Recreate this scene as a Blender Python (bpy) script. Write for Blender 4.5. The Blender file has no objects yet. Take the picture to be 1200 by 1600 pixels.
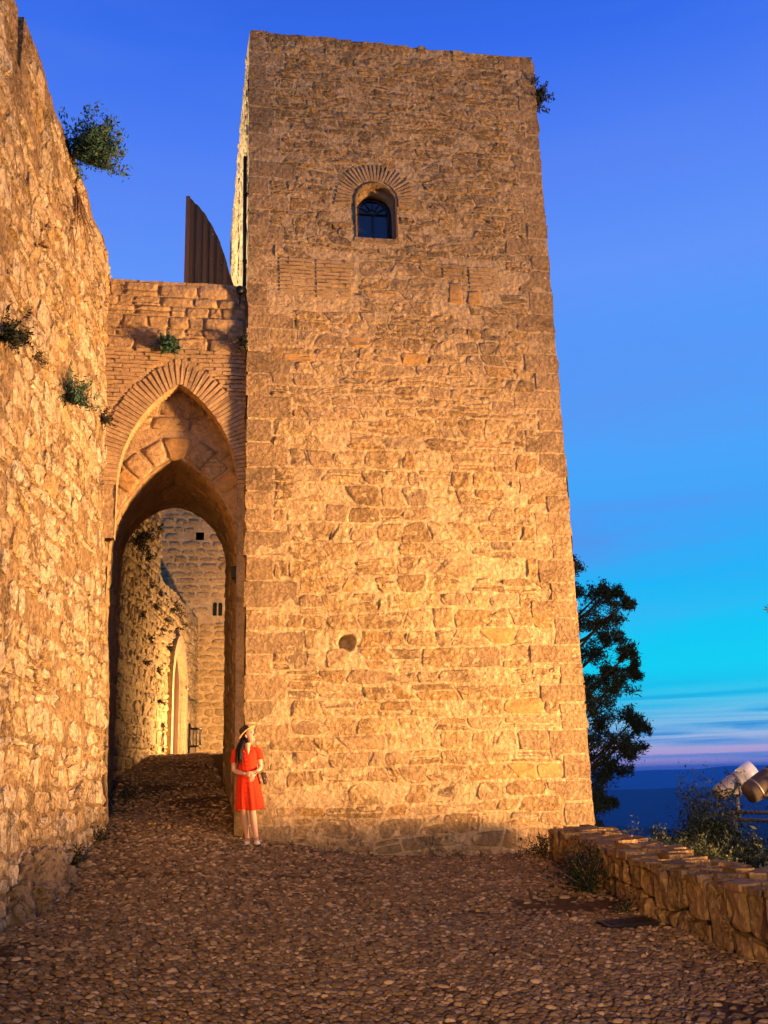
import bpy, math, random
import numpy as np
from mathutils import Matrix, Vector

rng = np.random.default_rng(7)
random.seed(7)
SC = bpy.context.scene
COL = SC.collection
R = math.radians

# ------------------------------------------------------------------ camera (eye level is z = 0)
F_PX, CX, CY = 1542.0, 600.0, 800.0
VPX, VPY = 425.0, -4930.0            # where upright edges meet in the photograph
YAW = R(10.4)
_dx, _dy = VPX - CX, VPY - CY
_dl = math.hypot(_dx, _dy)
PITCH = math.atan(F_PX / _dl)
_fw0 = np.array([math.sin(YAW), math.cos(YAW), 0.0])
_rt0 = np.array([math.cos(YAW), -math.sin(YAW), 0.0])
_up0 = np.array([0, 0, 1.0])
FW = _fw0 * math.cos(PITCH) + _up0 * math.sin(PITCH)
_up1 = -_fw0 * math.sin(PITCH) + _up0 * math.cos(PITCH)
_ux, _uy = _dx / _dl, _dy / _dl
RT = _rt0 * (-_uy) + _up1 * _ux
UP = _up1 * (-_uy) - _rt0 * _ux

cam_d = bpy.data.cameras.new('camera')
cam = bpy.data.objects.new('camera', cam_d)
COL.objects.link(cam)
cam.matrix_world = Matrix(((RT[0], UP[0], -FW[0], 0), (RT[1], UP[1], -FW[1], 0), (RT[2], UP[2], -FW[2], 0), (0, 0, 0, 1)))
cam_d.sensor_fit = 'VERTICAL'
cam_d.sensor_height = 36.0
cam_d.sensor_width = 27.0
cam_d.lens = F_PX / 1600 * 36.0
cam_d.clip_start = 0.1
cam_d.clip_end = 90000
SC.camera = cam


def ray(x, y):
    v = FW * F_PX + RT * (x - CX) + UP * (CY - y)
    return v / np.linalg.norm(v)


def atY(x, y, Y):
    v = ray(x, y)
    return v * (Y / v[1])


def atD(x, y, D):
    v = ray(x, y)
    return v * (D / (v @ _fw0))


def proj(p):
    p = np.asarray(p, float)
    z = p @ FW
    z = np.where(z < 0.3, 0.3, z)
    return CX + F_PX * (p @ RT) / z, CY - F_PX * (p @ UP) / z, z


def lin(r, g, b):
    f = lambda c: (c / 255 / 12.92) if c / 255 <= 0.04045 else ((c / 255 + 0.055) / 1.055) ** 2.4
    return (f(r), f(g), f(b), 1.0)


# ------------------------------------------------------------------ world: dusk sky
world = bpy.data.worlds.new('World')
SC.world = world
world.use_nodes = True
wt = world.node_tree
wt.nodes.clear()


def wn(t, **k):
    n = wt.nodes.new(t)
    for a, b in k.items():
        setattr(n, a, b)
    return n


w_out = wn('ShaderNodeOutputWorld')
w_bg = wn('ShaderNodeBackground')
w_sky = wn('ShaderNodeTexSky', sky_type='NISHITA')
w_sky.sun_disc = False
w_sky.sun_elevation = R(-3)
w_sky.sun_rotation = R(95)
w_bg2 = wn('ShaderNodeBackground')
w_bg2.inputs['Strength'].default_value = 0.05
wt.links.new(w_sky.outputs[0], w_bg2.inputs['Color'])
w_add = wn('ShaderNodeAddShader')
tc = wn('ShaderNodeTexCoord')
sep = wn('ShaderNodeSeparateXYZ')
wt.links.new(tc.outputs['Generated'], sep.inputs[0])
mr = wn('ShaderNodeMapRange')
mr.inputs['From Min'].default_value = -0.1
mr.inputs['From Max'].default_value = 1.0
wt.links.new(sep.outputs['Z'], mr.inputs['Value'])
ramp = wn('ShaderNodeValToRGB')
wt.links.new(mr.outputs[0], ramp.inputs[0])
stops = [(-0.1, (8, 24, 80)), (-0.02, (30, 80, 180)), (0.0, (78, 140, 220)), (0.012, (84, 142, 220)), (0.028, (74, 154, 224)),
         (0.045, (44, 168, 230)), (0.062, (16, 190, 238)), (0.096, (0, 208, 245)), (0.14, (0, 198, 248)),
         (0.18, (26, 180, 248)), (0.23, (58, 166, 248)), (0.30, (74, 164, 250)), (0.40, (82, 154, 250)),
         (0.47, (97, 149, 250)), (0.56, (82, 130, 245)), (0.645, (52, 108, 236)), (0.8, (34, 66, 180)), (1.0, (20, 44, 132))]
el = ramp.color_ramp.elements
while len(el) < len(stops):
    el.new(0.5)
for e, (z, c) in zip(el, stops):
    e.position = (z + 0.1) / 1.1
for e, (z, c) in zip(el, stops):
    e.color = lin(*c)
# cloud streaks low over the horizon
mp = wn('ShaderNodeMapping')
mp.inputs['Scale'].default_value = (3.2, 3.2, 105.0)
wt.links.new(tc.outputs['Generated'], mp.inputs[0])
ns = wn('ShaderNodeTexNoise')
ns.inputs['Scale'].default_value = 1.0
ns.inputs['Detail'].default_value = 5.0
ns.inputs['Distortion'].default_value = 0.6
wt.links.new(mp.outputs[0], ns.inputs['Vector'])


def wramp(src, pts):
    r_ = wn('ShaderNodeValToRGB')
    while len(r_.color_ramp.elements) < len(pts):
        r_.color_ramp.elements.new(0.5)
    for e_, (p_, v_) in zip(r_.color_ramp.elements, pts):
        e_.position = p_
    for e_, (p_, v_) in zip(r_.color_ramp.elements, pts):
        e_.color = v_ if len(v_) == 4 else (v_[0],) * 3 + (1,)
    wt.links.new(src, r_.inputs[0])
    return r_.outputs[0]


def wmul(a, b):
    m_ = wn('ShaderNodeMath', operation='MULTIPLY')
    wt.links.new(a, m_.inputs[0])
    if hasattr(b, 'node'):
        wt.links.new(b, m_.inputs[1])
    else:
        m_.inputs[1].default_value = b
    return m_.outputs[0]


def wmix(fac, a, b):
    m_ = wn('ShaderNodeMix', data_type='RGBA')
    wt.links.new(fac, m_.inputs['Factor'])
    wt.links.new(a, m_.inputs[6])
    if hasattr(b, 'node'):
        wt.links.new(b, m_.inputs[7])
    else:
        m_.inputs[7].default_value = b
    return m_.outputs[2]


zel = mr.outputs[0]                         # 0..1 for z -0.1..1
zz = lambda z: (z + 0.1) / 1.1
band = wramp(zel, [(zz(-0.01), (0.4,)), (zz(0.012), (1.0,)), (zz(0.045), (0.85,)), (zz(0.085), (0.0,))])
streak = wramp(ns.outputs['Fac'], [(0.41, (0.0,)), (0.57, (1.0,))])
streak2 = wramp(ns.outputs['Fac'], [(0.34, (1.0,)), (0.46, (0.0,))])
ccol = wramp(zel, [(zz(0.0), lin(150, 150, 220)), (zz(0.011), lin(206, 168, 216)), (zz(0.022), lin(192, 186, 226)), (zz(0.035), lin(168, 206, 238)), (zz(0.08), lin(70, 206, 242))])
col = wmix(wmul(wmul(streak, band), 0.85), ramp.outputs[0], ccol)
col = wmix(wmul(wmul(streak2, band), 0.7), col, lin(52, 112, 200))
# thin high violet veil
mp2 = wn('ShaderNodeMapping')
mp2.inputs['Scale'].default_value = (2.0, 2.0, 14.0)
mp2.inputs['Rotation'].default_value = (R(5), R(4), 0)
wt.links.new(tc.outputs['Generated'], mp2.inputs[0])
ns2 = wn('ShaderNodeTexNoise')
ns2.inputs['Scale'].default_value = 1.3
ns2.inputs['Detail'].default_value = 3.0
wt.links.new(mp2.outputs[0], ns2.inputs['Vector'])
veil = wramp(ns2.outputs['Fac'], [(0.48, (0.0,)), (0.75, (1.0,))])
vband = wramp(zel, [(zz(0.08), (0.0,)), (zz(0.2), (1.0,)), (zz(0.6), (0.6,)), (zz(1.0), (0.2,))])
col = wmix(wmul(wmul(veil, vband), 0.38), col, lin(100, 140, 236))
mband = wramp(zel, [(zz(0.185), (0.0,)), (zz(0.222), (1.0,)), (zz(0.232), (1.0,)), (zz(0.27), (0.0,))])
mveil = wramp(ns2.outputs['Fac'], [(0.40, (0.0,)), (0.56, (1.0,))])
col = wmix(wmul(wmul(mveil, mband), 0.6), col, lin(92, 138, 236))
wt.links.new(col, w_bg.inputs['Color'])
w_bg.inputs['Strength'].default_value = 1.0
wt.links.new(w_bg.outputs[0], w_add.inputs[0])
wt.links.new(w_bg2.outputs[0], w_add.inputs[1])
wt.links.new(w_add.outputs[0], w_out.inputs['Surface'])

SC.view_settings.view_transform = 'Standard'
SC.view_settings.look = 'None'
SC.view_settings.exposure = 0.0
SC.view_settings.gamma = 1.0
SC.cycles.max_bounces = 6
SC.cycles.diffuse_bounces = 4
SC.cycles.volume_bounces = 1
SC.cycles.use_denoising = True
SC.cycles.use_adaptive_sampling = True
SC.cycles.adaptive_threshold = 0.02


# ------------------------------------------------------------------ helpers
def mesh_data(name, verts, faces, mats, smooth=True, midx=None):
    me = bpy.data.meshes.new(name)
    verts = np.asarray(verts, float)
    if isinstance(faces, np.ndarray) and faces.ndim == 2:
        nv = faces.shape[1]
        me.vertices.add(len(verts))
        me.vertices.foreach_set('co', verts.ravel())
        me.loops.add(faces.size)
        me.loops.foreach_set('vertex_index', faces.ravel().astype(np.int32))
        me.polygons.add(len(faces))
        me.polygons.foreach_set('loop_start', (np.arange(len(faces)) * nv).astype(np.int32))
        me.update(calc_edges=True)
    else:
        me.from_pydata([tuple(v) for v in verts], [], [tuple(int(i) for i in f_) for f_ in faces])
    for m in (mats if isinstance(mats, (list, tuple)) else [mats]):
        me.materials.append(m)
    if midx is not None:
        me.polygons.foreach_set('material_index', np.asarray(midx, np.int32))
    me.polygons.foreach_set('use_smooth', np.full(len(me.polygons), bool(smooth)))
    me.update()
    return me


def obj(name, verts, faces, mats, parent=None, smooth=True, midx=None):
    o = bpy.data.objects.new(name, mesh_data(name, verts, faces, mats, smooth, midx))
    COL.objects.link(o)
    if parent is not None:
        o.parent = parent
    return o


def empty(name, loc=(0, 0, 0)):
    o = bpy.data.objects.new(name, None)
    COL.objects.link(o)
    o.location = loc
    o.empty_display_size = 0.2
    return o


def part(name, verts, faces, mats, root, smooth=True, midx=None):
    """a part given in world coordinates under a thing whose Empty sits at its base"""
    off = np.array(root.location) if root is not None else np.zeros(3)
    p = root.parent if root is not None else None
    while p is not None:
        off = off + np.array(p.location)
        p = p.parent
    return obj(name, np.asarray(verts, float) - off, faces, mats, root, smooth, midx)


def tag(o, label=None, cat=None, group=None, kind=None):
    if label: o['label'] = label
    if cat: o['category'] = cat
    if group: o['group'] = group
    if kind: o['kind'] = kind
    return o


class MB:
    def __init__(s):
        s.v, s.f, s.n = [], [], 0

    def add(s, v, f):
        v = np.asarray(v, float)
        s.v.append(v)
        s.f += [tuple(int(i) + s.n for i in q) for q in f]
        s.n += len(v)

    def box(s, c, h, M=None):
        c, h = np.asarray(c, float), np.asarray(h, float)
        q = np.array([[x, y, z] for x in (-1, 1) for y in (-1, 1) for z in (-1, 1)], float) * h
        if M is not None:
            q = q @ np.asarray(M).T
        s.add(q + c, [(0, 1, 3, 2), (4, 6, 7, 5), (0, 4, 5, 1), (2, 3, 7, 6), (0, 2, 6, 4), (1, 5, 7, 3)])

    def tube(s, pts, rad, n=10, cap=True, flat=None):
        v, f = tube(pts, rad, n, cap, flat)
        s.add(v, f)

    def V(s):
        return np.concatenate(s.v) if s.v else np.zeros((0, 3))

    def build(s, name, mats, root=None, smooth=True):
        return part(name, s.V(), s.f, mats, root, smooth)


def tube(pts, rad, n=10, cap=True, flat=None):
    """rad: number or (a, b) per point; flat: reference direction for the first radius axis"""
    pts = np.asarray(pts, float)
    k = len(pts)
    if np.isscalar(rad): rad = [rad] * k
    rad = np.array([(r_, r_) if np.isscalar(r_) else r_ for r_ in rad], float)
    tan = np.gradient(pts, axis=0)
    tan /= np.linalg.norm(tan, axis=1)[:, None] + 1e-9
    ref = np.array(flat if flat is not None else (0, 0, 1.0), float)
    if abs(ref @ tan[0]) > 0.95: ref = np.array((0, 1.0, 0))
    V, Fc = [], []
    a = np.linspace(0, 2 * np.pi, n, endpoint=False)
    for i in range(k):
        x_ = ref - tan[i] * (ref @ tan[i])
        x_ /= np.linalg.norm(x_) + 1e-9
        y_ = np.cross(tan[i], x_)
        ref = x_
        V.append(pts[i] + np.outer(np.cos(a) * rad[i, 0], x_) + np.outer(np.sin(a) * rad[i, 1], y_))
    V = np.concatenate(V)
    for i in range(k - 1):
        for j in range(n):
            j2 = (j + 1) % n
            Fc.append((i * n + j, i * n + j2, (i + 1) * n + j2, (i + 1) * n + j))
    if cap:
        Fc.append(tuple(range(n))[::-1])
        Fc.append(tuple((k - 1) * n + j for j in range(n)))
    return V, Fc


def _h(ix, iy, s):
    n = (ix.astype(np.int64) * 374761393 + iy.astype(np.int64) * 668265263 + s * 974711) & 0x7fffffff
    n = ((n ^ (n >> 13)) * 1274126177) & 0x7fffffff
    return ((n ^ (n >> 16)) & 0xffff) / 65535.0


def vnoise(x, y, s=0):
    x, y = np.asarray(x, float), np.asarray(y, float)
    ix, iy = np.floor(x), np.floor(y)
    fx, fy = x - ix, y - iy
    fx, fy = fx * fx * (3 - 2 * fx), fy * fy * (3 - 2 * fy)
    ix, iy = ix.astype(np.int64), iy.astype(np.int64)
    a, b = _h(ix, iy, s), _h(ix + 1, iy, s)
    c, d = _h(ix, iy + 1, s), _h(ix + 1, iy + 1, s)
    return (a * (1 - fx) + b * fx) * (1 - fy) + (c * (1 - fx) + d * fx) * fy * 1.0


def fbm(x, y, s=0, o=4):
    r_, a, t = 0, 1, 0
    for i in range(o):
        r_ = r_ + a * (vnoise(np.asarray(x) * 2 ** i, np.asarray(y) * 2 ** i, s + i * 17) - 0.5)
        t += a
        a *= 0.5
    return r_ / t * 2


def sstep(a, b, x):
    t = np.clip((np.asarray(x, float) - a) / (b - a), 0, 1)
    return t * t * (3 - 2 * t)


# ------------------------------------------------------------------ materials
def new_mat(name):
    m = bpy.data.materials.new(name)
    m.use_nodes = True
    nt = m.node_tree
    b = nt.nodes['Principled BSDF']
    return m, nt, b


def simple(name, c, rough=0.7, metal=0.0, spec=0.3, noise=0.0, scale=20, emit=None):
    m, nt, b = new_mat(name)
    b.inputs['Base Color'].default_value = (*c, 1)
    b.inputs['Roughness'].default_value = rough
    b.inputs['Metallic'].default_value = metal
    b.inputs['Specular IOR Level'].default_value = spec
    if noise:
        g = nt.nodes.new('ShaderNodeNewGeometry')
        n = nt.nodes.new('ShaderNodeTexNoise')
        n.inputs['Scale'].default_value = scale
        n.inputs['Detail'].default_value = 5
        nt.links.new(g.outputs['Position'], n.inputs['Vector'])
        r_ = nt.nodes.new('ShaderNodeMix')
        r_.data_type = 'RGBA'
        r_.inputs[6].default_value = (*[x * (1 - noise) for x in c], 1)
        r_.inputs[7].default_value = (*[min(1, x * (1 + noise)) for x in c], 1)
        nt.links.new(n.outputs['Fac'], r_.inputs['Factor'])
        nt.links.new(r_.outputs[2], b.inputs['Base Color'])
        bp = nt.nodes.new('ShaderNodeBump')
        bp.inputs['Strength'].default_value = 0.3
        bp.inputs['Distance'].default_value = 0.01
        nt.links.new(n.outputs['Fac'], bp.inputs['Height'])
        nt.links.new(bp.outputs[0], b.inputs['Normal'])
    if emit:
        b.inputs['Emission Color'].default_value = (*emit[0], 1)
        b.inputs['Emission Strength'].default_value = emit[1]
    return m


def stone_mat(name, cols, bump=0.7, dist=0.03, scale=9.0, stain=0.45, fine=38.0, squash=(1, 1, 1), stain_col=(0.10, 0.062, 0.03), crack=0.6, grain=(0.58, 1.36), ckscale=3.2, pit=0.0, pscale=17.0):
    """cols: colours picked per stone; grain, stains and fine relief on top"""
    m, nt, b = new_mat(name)
    N = nt.nodes.new
    L = nt.links.new
    b.inputs['Roughness'].default_value = 0.95
    b.inputs['Specular IOR Level'].default_value = 0.08
    geo = N('ShaderNodeNewGeometry')
    oi = N('ShaderNodeObjectInfo')
    add = N('ShaderNodeMath'); add.operation = 'ADD'
    L(geo.outputs['Random Per Island'], add.inputs[0])
    L(oi.outputs['Random'], add.inputs[1])
    fr = N('ShaderNodeMath'); fr.operation = 'FRACT'
    L(add.outputs[0], fr.inputs[0])
    cr = N('ShaderNodeValToRGB')
    els = cr.color_ramp.elements
    while len(els) < len(cols): els.new(0.5)
    for i, c in enumerate(cols):
        els[i].position = i / max(1, len(cols) - 1)
    for i, c in enumerate(cols):
        els[i].color = (*c, 1)
    L(fr.outputs[0], cr.inputs[0])
    mp_ = N('ShaderNodeMapping')
    mp_.inputs['Scale'].default_value = squash
    L(geo.outputs['Position'], mp_.inputs[0])
    n1 = N('ShaderNodeTexNoise'); n1.inputs['Scale'].default_value = 1.6; n1.inputs['Detail'].default_value = 6; n1.inputs['Roughness'].default_value = 0.62
    n2 = N('ShaderNodeTexNoise'); n2.inputs['Scale'].default_value = scale; n2.inputs['Detail'].default_value = 11; n2.inputs['Roughness'].default_value = 0.74
    n2.inputs['Distortion'].default_value = 0.8
    n3 = N('ShaderNodeTexNoise'); n3.inputs['Scale'].default_value = fine; n3.inputs['Detail'].default_value = 4
    for n in (n2, n3): L(mp_.outputs[0], n.inputs['Vector'])
    L(geo.outputs['Position'], n1.inputs['Vector'])
    # colour grain
    g1 = N('ShaderNodeMapRange'); g1.inputs['From Min'].default_value = 0.3; g1.inputs['From Max'].default_value = 0.7
    g1.inputs['To Min'].default_value = grain[0]; g1.inputs['To Max'].default_value = grain[1]
    L(n2.outputs['Fac'], g1.inputs['Value'])
    mu = N('ShaderNodeMix'); mu.data_type = 'RGBA'; mu.blend_type = 'MULTIPLY'; mu.inputs['Factor'].default_value = 1
    L(cr.outputs[0], mu.inputs[6]); L(g1.outputs[0], mu.inputs[7])
    st = N('ShaderNodeValToRGB')
    st.color_ramp.elements[0].position = 0.53; st.color_ramp.elements[0].color = (0, 0, 0, 1)
    st.color_ramp.elements[1].position = 0.74; st.color_ramp.elements[1].color = (stain,) * 3 + (1,)
    L(n1.outputs['Fac'], st.inputs[0])
    smul = N('ShaderNodeMath'); smul.operation = 'MULTIPLY'
    sr = N('ShaderNodeMapRange'); sr.inputs['From Min'].default_value = 0.35; sr.inputs['From Max'].default_value = 0.62
    L(n2.outputs['Fac'], sr.inputs['Value'])
    L(st.outputs[0], smul.inputs[0]); L(sr.outputs[0], smul.inputs[1])
    mx = N('ShaderNodeMix'); mx.data_type = 'RGBA'
    L(smul.outputs[0], mx.inputs['Factor']); L(mu.outputs[2], mx.inputs[6])
    mx.inputs[7].default_value = (*stain_col, 1)
    nc = N('ShaderNodeTexNoise'); nc.inputs['Scale'].default_value = ckscale; nc.inputs['Detail'].default_value = 7; nc.inputs['Roughness'].default_value = 0.66
    nc.inputs['Distortion'].default_value = 1.4
    L(mp_.outputs[0], nc.inputs['Vector'])
    ck = N('ShaderNodeMath'); ck.operation = 'SUBTRACT'; L(nc.outputs['Fac'], ck.inputs[0]); ck.inputs[1].default_value = 0.5
    ca = N('ShaderNodeMath'); ca.operation = 'ABSOLUTE'; L(ck.outputs[0], ca.inputs[0])
    cm = N('ShaderNodeMapRange'); cm.inputs['From Min'].default_value = 0.0; cm.inputs['From Max'].default_value = 0.022
    cm.inputs['To Min'].default_value = crack; cm.inputs['To Max'].default_value = 0.0
    L(ca.outputs[0], cm.inputs['Value'])
    mask_ = N('ShaderNodeMapRange'); mask_.inputs['From Min'].default_value = 0.45; mask_.inputs['From Max'].default_value = 0.58
    L(n1.outputs['Fac'], mask_.inputs['Value'])
    cmm = N('ShaderNodeMath'); cmm.operation = 'MULTIPLY'; L(cm.outputs[0], cmm.inputs[0]); L(mask_.outputs[0], cmm.inputs[1])
    mc = N('ShaderNodeMix'); mc.data_type = 'RGBA'
    L(cmm.outputs[0], mc.inputs['Factor']); L(mx.outputs[2], mc.inputs[6]); mc.inputs[7].default_value = (*stain_col, 1)
    pn = N('ShaderNodeTexNoise'); pn.inputs['Scale'].default_value = pscale; pn.inputs['Detail'].default_value = 3; pn.inputs['Distortion'].default_value = 0.5
    L(mp_.outputs[0], pn.inputs['Vector'])
    pm = N('ShaderNodeMapRange'); pm.inputs['From Min'].default_value = 0.33; pm.inputs['From Max'].default_value = 0.43
    pm.inputs['To Min'].default_value = pit; pm.inputs['To Max'].default_value = 0.0
    L(pn.outputs['Fac'], pm.inputs['Value'])
    mp3 = N('ShaderNodeMix'); mp3.data_type = 'RGBA'
    L(pm.outputs[0], mp3.inputs['Factor']); L(mc.outputs[2], mp3.inputs[6]); mp3.inputs[7].default_value = (*[c_ * 1.3 for c_ in stain_col], 1)
    L(mp3.outputs[2], b.inputs['Base Color'])
    # relief
    v = N('ShaderNodeTexVoronoi'); v.inputs['Scale'].default_value = scale * 1.3; v.feature = 'F1'
    wv = N('ShaderNodeMix'); wv.data_type = 'VECTOR'; wv.inputs['Factor'].default_value = 0.12
    L(mp_.outputs[0], wv.inputs[4]); L(n2.outputs['Color'], wv.inputs[5])
    L(wv.outputs[1], v.inputs['Vector'])
    h1 = N('ShaderNodeMath'); h1.operation = 'MULTIPLY_ADD'
    L(v.outputs['Distance'], h1.inputs[0]); h1.inputs[1].default_value = 0.5
    L(n2.outputs['Fac'], h1.inputs[2])
    h2 = N('ShaderNodeMath'); h2.operation = 'MULTIPLY_ADD'
    L(n3.outputs['Fac'], h2.inputs[0]); h2.inputs[1].default_value = 0.3; L(h1.outputs[0], h2.inputs[2])
    h3 = N('ShaderNodeMath'); h3.operation = 'MULTIPLY_ADD'; L(cmm.outputs[0], h3.inputs[0]); h3.inputs[1].default_value = -0.5; L(h2.outputs[0], h3.inputs[2])
    bp = N('ShaderNodeBump'); bp.inputs['Strength'].default_value = bump; bp.inputs['Distance'].default_value = dist
    h4 = N('ShaderNodeMath'); h4.operation = 'MULTIPLY_ADD'; L(pm.outputs[0], h4.inputs[0]); h4.inputs[1].default_value = -0.55; L(h3.outputs[0], h4.inputs[2])
    L(h4.outputs[0], bp.inputs['Height'])
    L(bp.outputs[0], b.inputs['Normal'])
    return m


M_TSTONE = stone_mat('tower_stone', [(0.26, 0.172, 0.08), (0.35, 0.238, 0.11), (0.43, 0.295, 0.135), (0.38, 0.235, 0.09), (0.28, 0.20, 0.11), (0.48, 0.34, 0.17), (0.33, 0.21, 0.092), (0.40, 0.275, 0.13)], bump=1.0, dist=0.06, scale=10, stain=0.7, grain=(0.6, 1.3), pit=0.42, pscale=14)
M_TMORT = stone_mat('tower_mortar', [(0.455, 0.325, 0.17), (0.455, 0.325, 0.17)], bump=1.0, dist=0.042, scale=10, stain=0.42, grain=(0.66, 1.24), pit=0.3, pscale=14)
M_QUOIN = stone_mat('quoin_stone', [(0.24, 0.165, 0.085), (0.31, 0.21, 0.107), (0.36, 0.245, 0.122), (0.27, 0.18, 0.088)], bump=1.0, dist=0.035, scale=12, stain=0.6, pit=0.4)
M_OCHRE = stone_mat('ochre_stone', [(0.37, 0.215, 0.075), (0.36, 0.215, 0.08)], bump=0.5, dist=0.02, scale=10, stain=0.3)
M_BRICK = stone_mat('brick', [(0.36, 0.24, 0.12), (0.40, 0.27, 0.135), (0.33, 0.215, 0.105)], bump=0.5, dist=0.015, scale=16, stain=0.4)
M_GSTONE = stone_mat('gate_stone', [(0.32, 0.21, 0.10), (0.38, 0.255, 0.12), (0.35, 0.225, 0.10), (0.42, 0.28, 0.14)], bump=0.9, dist=0.035, scale=10, stain=0.5)
M_GMORT = stone_mat('gate_mortar', [(0.37, 0.25, 0.125), (0.37, 0.25, 0.125)], bump=0.8, dist=0.03, scale=12, stain=0.5)
M_LSTONE = stone_mat('rampart_stone', [(0.46, 0.36, 0.22), (0.54, 0.43, 0.28), (0.47, 0.33, 0.165), (0.57, 0.46, 0.31), (0.46, 0.305, 0.13), (0.52, 0.41, 0.26)], bump=1.0, dist=0.055, scale=12, stain=0.75, fine=40, crack=0.7, grain=(0.6, 1.28), ckscale=4.5, pit=0.55)
M_LMORT = stone_mat('rampart_mortar', [(0.34, 0.23, 0.115), (0.34, 0.23, 0.115)], bump=1.0, dist=0.06, scale=12, stain=0.8, fine=40, grain=(0.5, 1.3), ckscale=4.5, pit=0.7)
M_PSTONE = stone_mat('passage_stone', [(0.40, 0.28, 0.14), (0.46, 0.33, 0.17), (0.36, 0.25, 0.13), (0.44, 0.30, 0.14)], bump=1.0, dist=0.06, scale=5, stain=0.6)
M_PMORT = stone_mat('passage_mortar', [(0.42, 0.295, 0.15), (0.42, 0.295, 0.15)], bump=1.0, dist=0.06, scale=6, stain=0.6)
M_KSTONE = stone_mat('keep_stone', [(0.32, 0.215, 0.105), (0.37, 0.25, 0.12), (0.30, 0.20, 0.095)], bump=0.7, dist=0.04, scale=8, stain=0.3)
M_KMORT = stone_mat('keep_mortar', [(0.42, 0.29, 0.15), (0.42, 0.29, 0.15)], bump=0.5, dist=0.03, scale=8, stain=0.2)
M_PALE = stone_mat('pale_dressed_stone', [(0.36, 0.265, 0.15), (0.39, 0.29, 0.165)], bump=0.4, dist=0.015, scale=8, stain=0.25)
M_PARA = stone_mat('parapet_stone', [(0.30, 0.19, 0.08), (0.38, 0.245, 0.105), (0.24, 0.155, 0.07), (0.43, 0.28, 0.125)], bump=1.0, dist=0.055, scale=12, stain=0.8, squash=(1, 1, 0.8), crack=0.8, ckscale=5)
M_PARAM = stone_mat('parapet_mortar', [(0.15, 0.095, 0.05), (0.17, 0.11, 0.055)], bump=1.0, dist=0.04, scale=9, stain=0.6)
M_ROCK = stone_mat('rock', [(0.26, 0.18, 0.10), (0.30, 0.21, 0.115)], bump=1.0, dist=0.12, scale=5.5, stain=0.8, squash=(1, 1, 0.8), stain_col=(0.05, 0.035, 0.02))
M_GROUND = stone_mat('packed_earth', [(0.10, 0.06, 0.023), (0.10, 0.06, 0.023)], bump=1.0, dist=0.03, scale=14, stain=0.5, fine=60)
M_PEB = stone_mat('pebble', [(0.10, 0.062, 0.024), (0.21, 0.132, 0.054), (0.06, 0.037, 0.015), (0.40, 0.27, 0.125), (0.13, 0.078, 0.030), (0.19, 0.115, 0.045), (0.075, 0.046, 0.018)], bump=0.35, dist=0.008, scale=16, stain=0.4, fine=70)
M_PEB.node_tree.nodes['Principled BSDF'].inputs['Roughness'].default_value = 0.72
M_PEB.node_tree.nodes['Principled BSDF'].inputs['Specular IOR Level'].default_value = 0.22


def wood_mat(name, c1, c2, axis=2):
    m, nt, b = new_mat(name)
    geo = nt.nodes.new('ShaderNodeNewGeometry')
    mp_ = nt.nodes.new('ShaderNodeMapping')
    s = [14, 14, 14]; s[axis] = 0.9
    mp_.inputs['Scale'].default_value = s
    nt.links.new(geo.outputs['Position'], mp_.inputs[0])
    n = nt.nodes.new('ShaderNodeTexNoise')
    n.inputs['Scale'].default_value = 2.0; n.inputs['Detail'].default_value = 6
    nt.links.new(mp_.outputs[0], n.inputs['Vector'])
    r_ = nt.nodes.new('ShaderNodeMix'); r_.data_type = 'RGBA'
    r_.inputs[6].default_value = (*c1, 1); r_.inputs[7].default_value = (*c2, 1)
    nt.links.new(n.outputs['Fac'], r_.inputs['Factor'])
    oi_ = nt.nodes.new('ShaderNodeObjectInfo')
    mr_ = nt.nodes.new('ShaderNodeMapRange'); mr_.inputs['To Min'].default_value = 0.55; mr_.inputs['To Max'].default_value = 1.25
    nt.links.new(oi_.outputs['Random'], mr_.inputs['Value'])
    mm_ = nt.nodes.new('ShaderNodeMix'); mm_.data_type = 'RGBA'; mm_.blend_type = 'MULTIPLY'; mm_.inputs['Factor'].default_value = 1
    nt.links.new(r_.outputs[2], mm_.inputs[6]); nt.links.new(mr_.outputs[0], mm_.inputs[7])
    nt.links.new(mm_.outputs[2], b.inputs['Base Color'])
    b.inputs['Roughness'].default_value = 0.75
    bp = nt.nodes.new('ShaderNodeBump'); bp.inputs['Strength'].default_value = 0.5; bp.inputs['Distance'].default_value = 0.01
    nt.links.new(n.outputs['Fac'], bp.inputs['Height']); nt.links.new(bp.outputs[0], b.inputs['Normal'])
    return m


M_WOOD = wood_mat('weathered_boards', (0.075, 0.036, 0.016), (0.15, 0.075, 0.034))
M_POST = wood_mat('post_wood', (0.20, 0.085, 0.045), (0.30, 0.14, 0.07))
M_DOOR = wood_mat('door_wood', (0.07, 0.028, 0.012), (0.13, 0.055, 0.024))
M_IRON = simple('dark_iron', (0.018, 0.018, 0.018), 0.55, 0.6, 0.4)
M_DARK = simple('dark_interior', (0.012, 0.011, 0.010), 0.9)
M_GLASS = simple('window_glass', (0.012, 0.03, 0.06), 0.12, 0.0, 0.5)
M_FRAME = simple('window_frame', (0.035, 0.03, 0.025), 0.6)
M_HOUSING = simple('lamp_housing', (0.46, 0.40, 0.30), 0.45, 0.3, 0.4, noise=0.12, scale=6)
M_HOUSED = simple('lamp_housing_dark', (0.10, 0.075, 0.05), 0.55, 0.3, 0.3, noise=0.3, scale=12)
M_STEEL = simple('galvanised_steel', (0.22, 0.20, 0.17), 0.5, 0.5, 0.4, noise=0.3, scale=30)
M_REFL = simple('lamp_reflector', (0.85, 0.80, 0.66), 0.3, 0.0, 0.5, emit=((1.0, 0.80, 0.50), 0.1))
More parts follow.
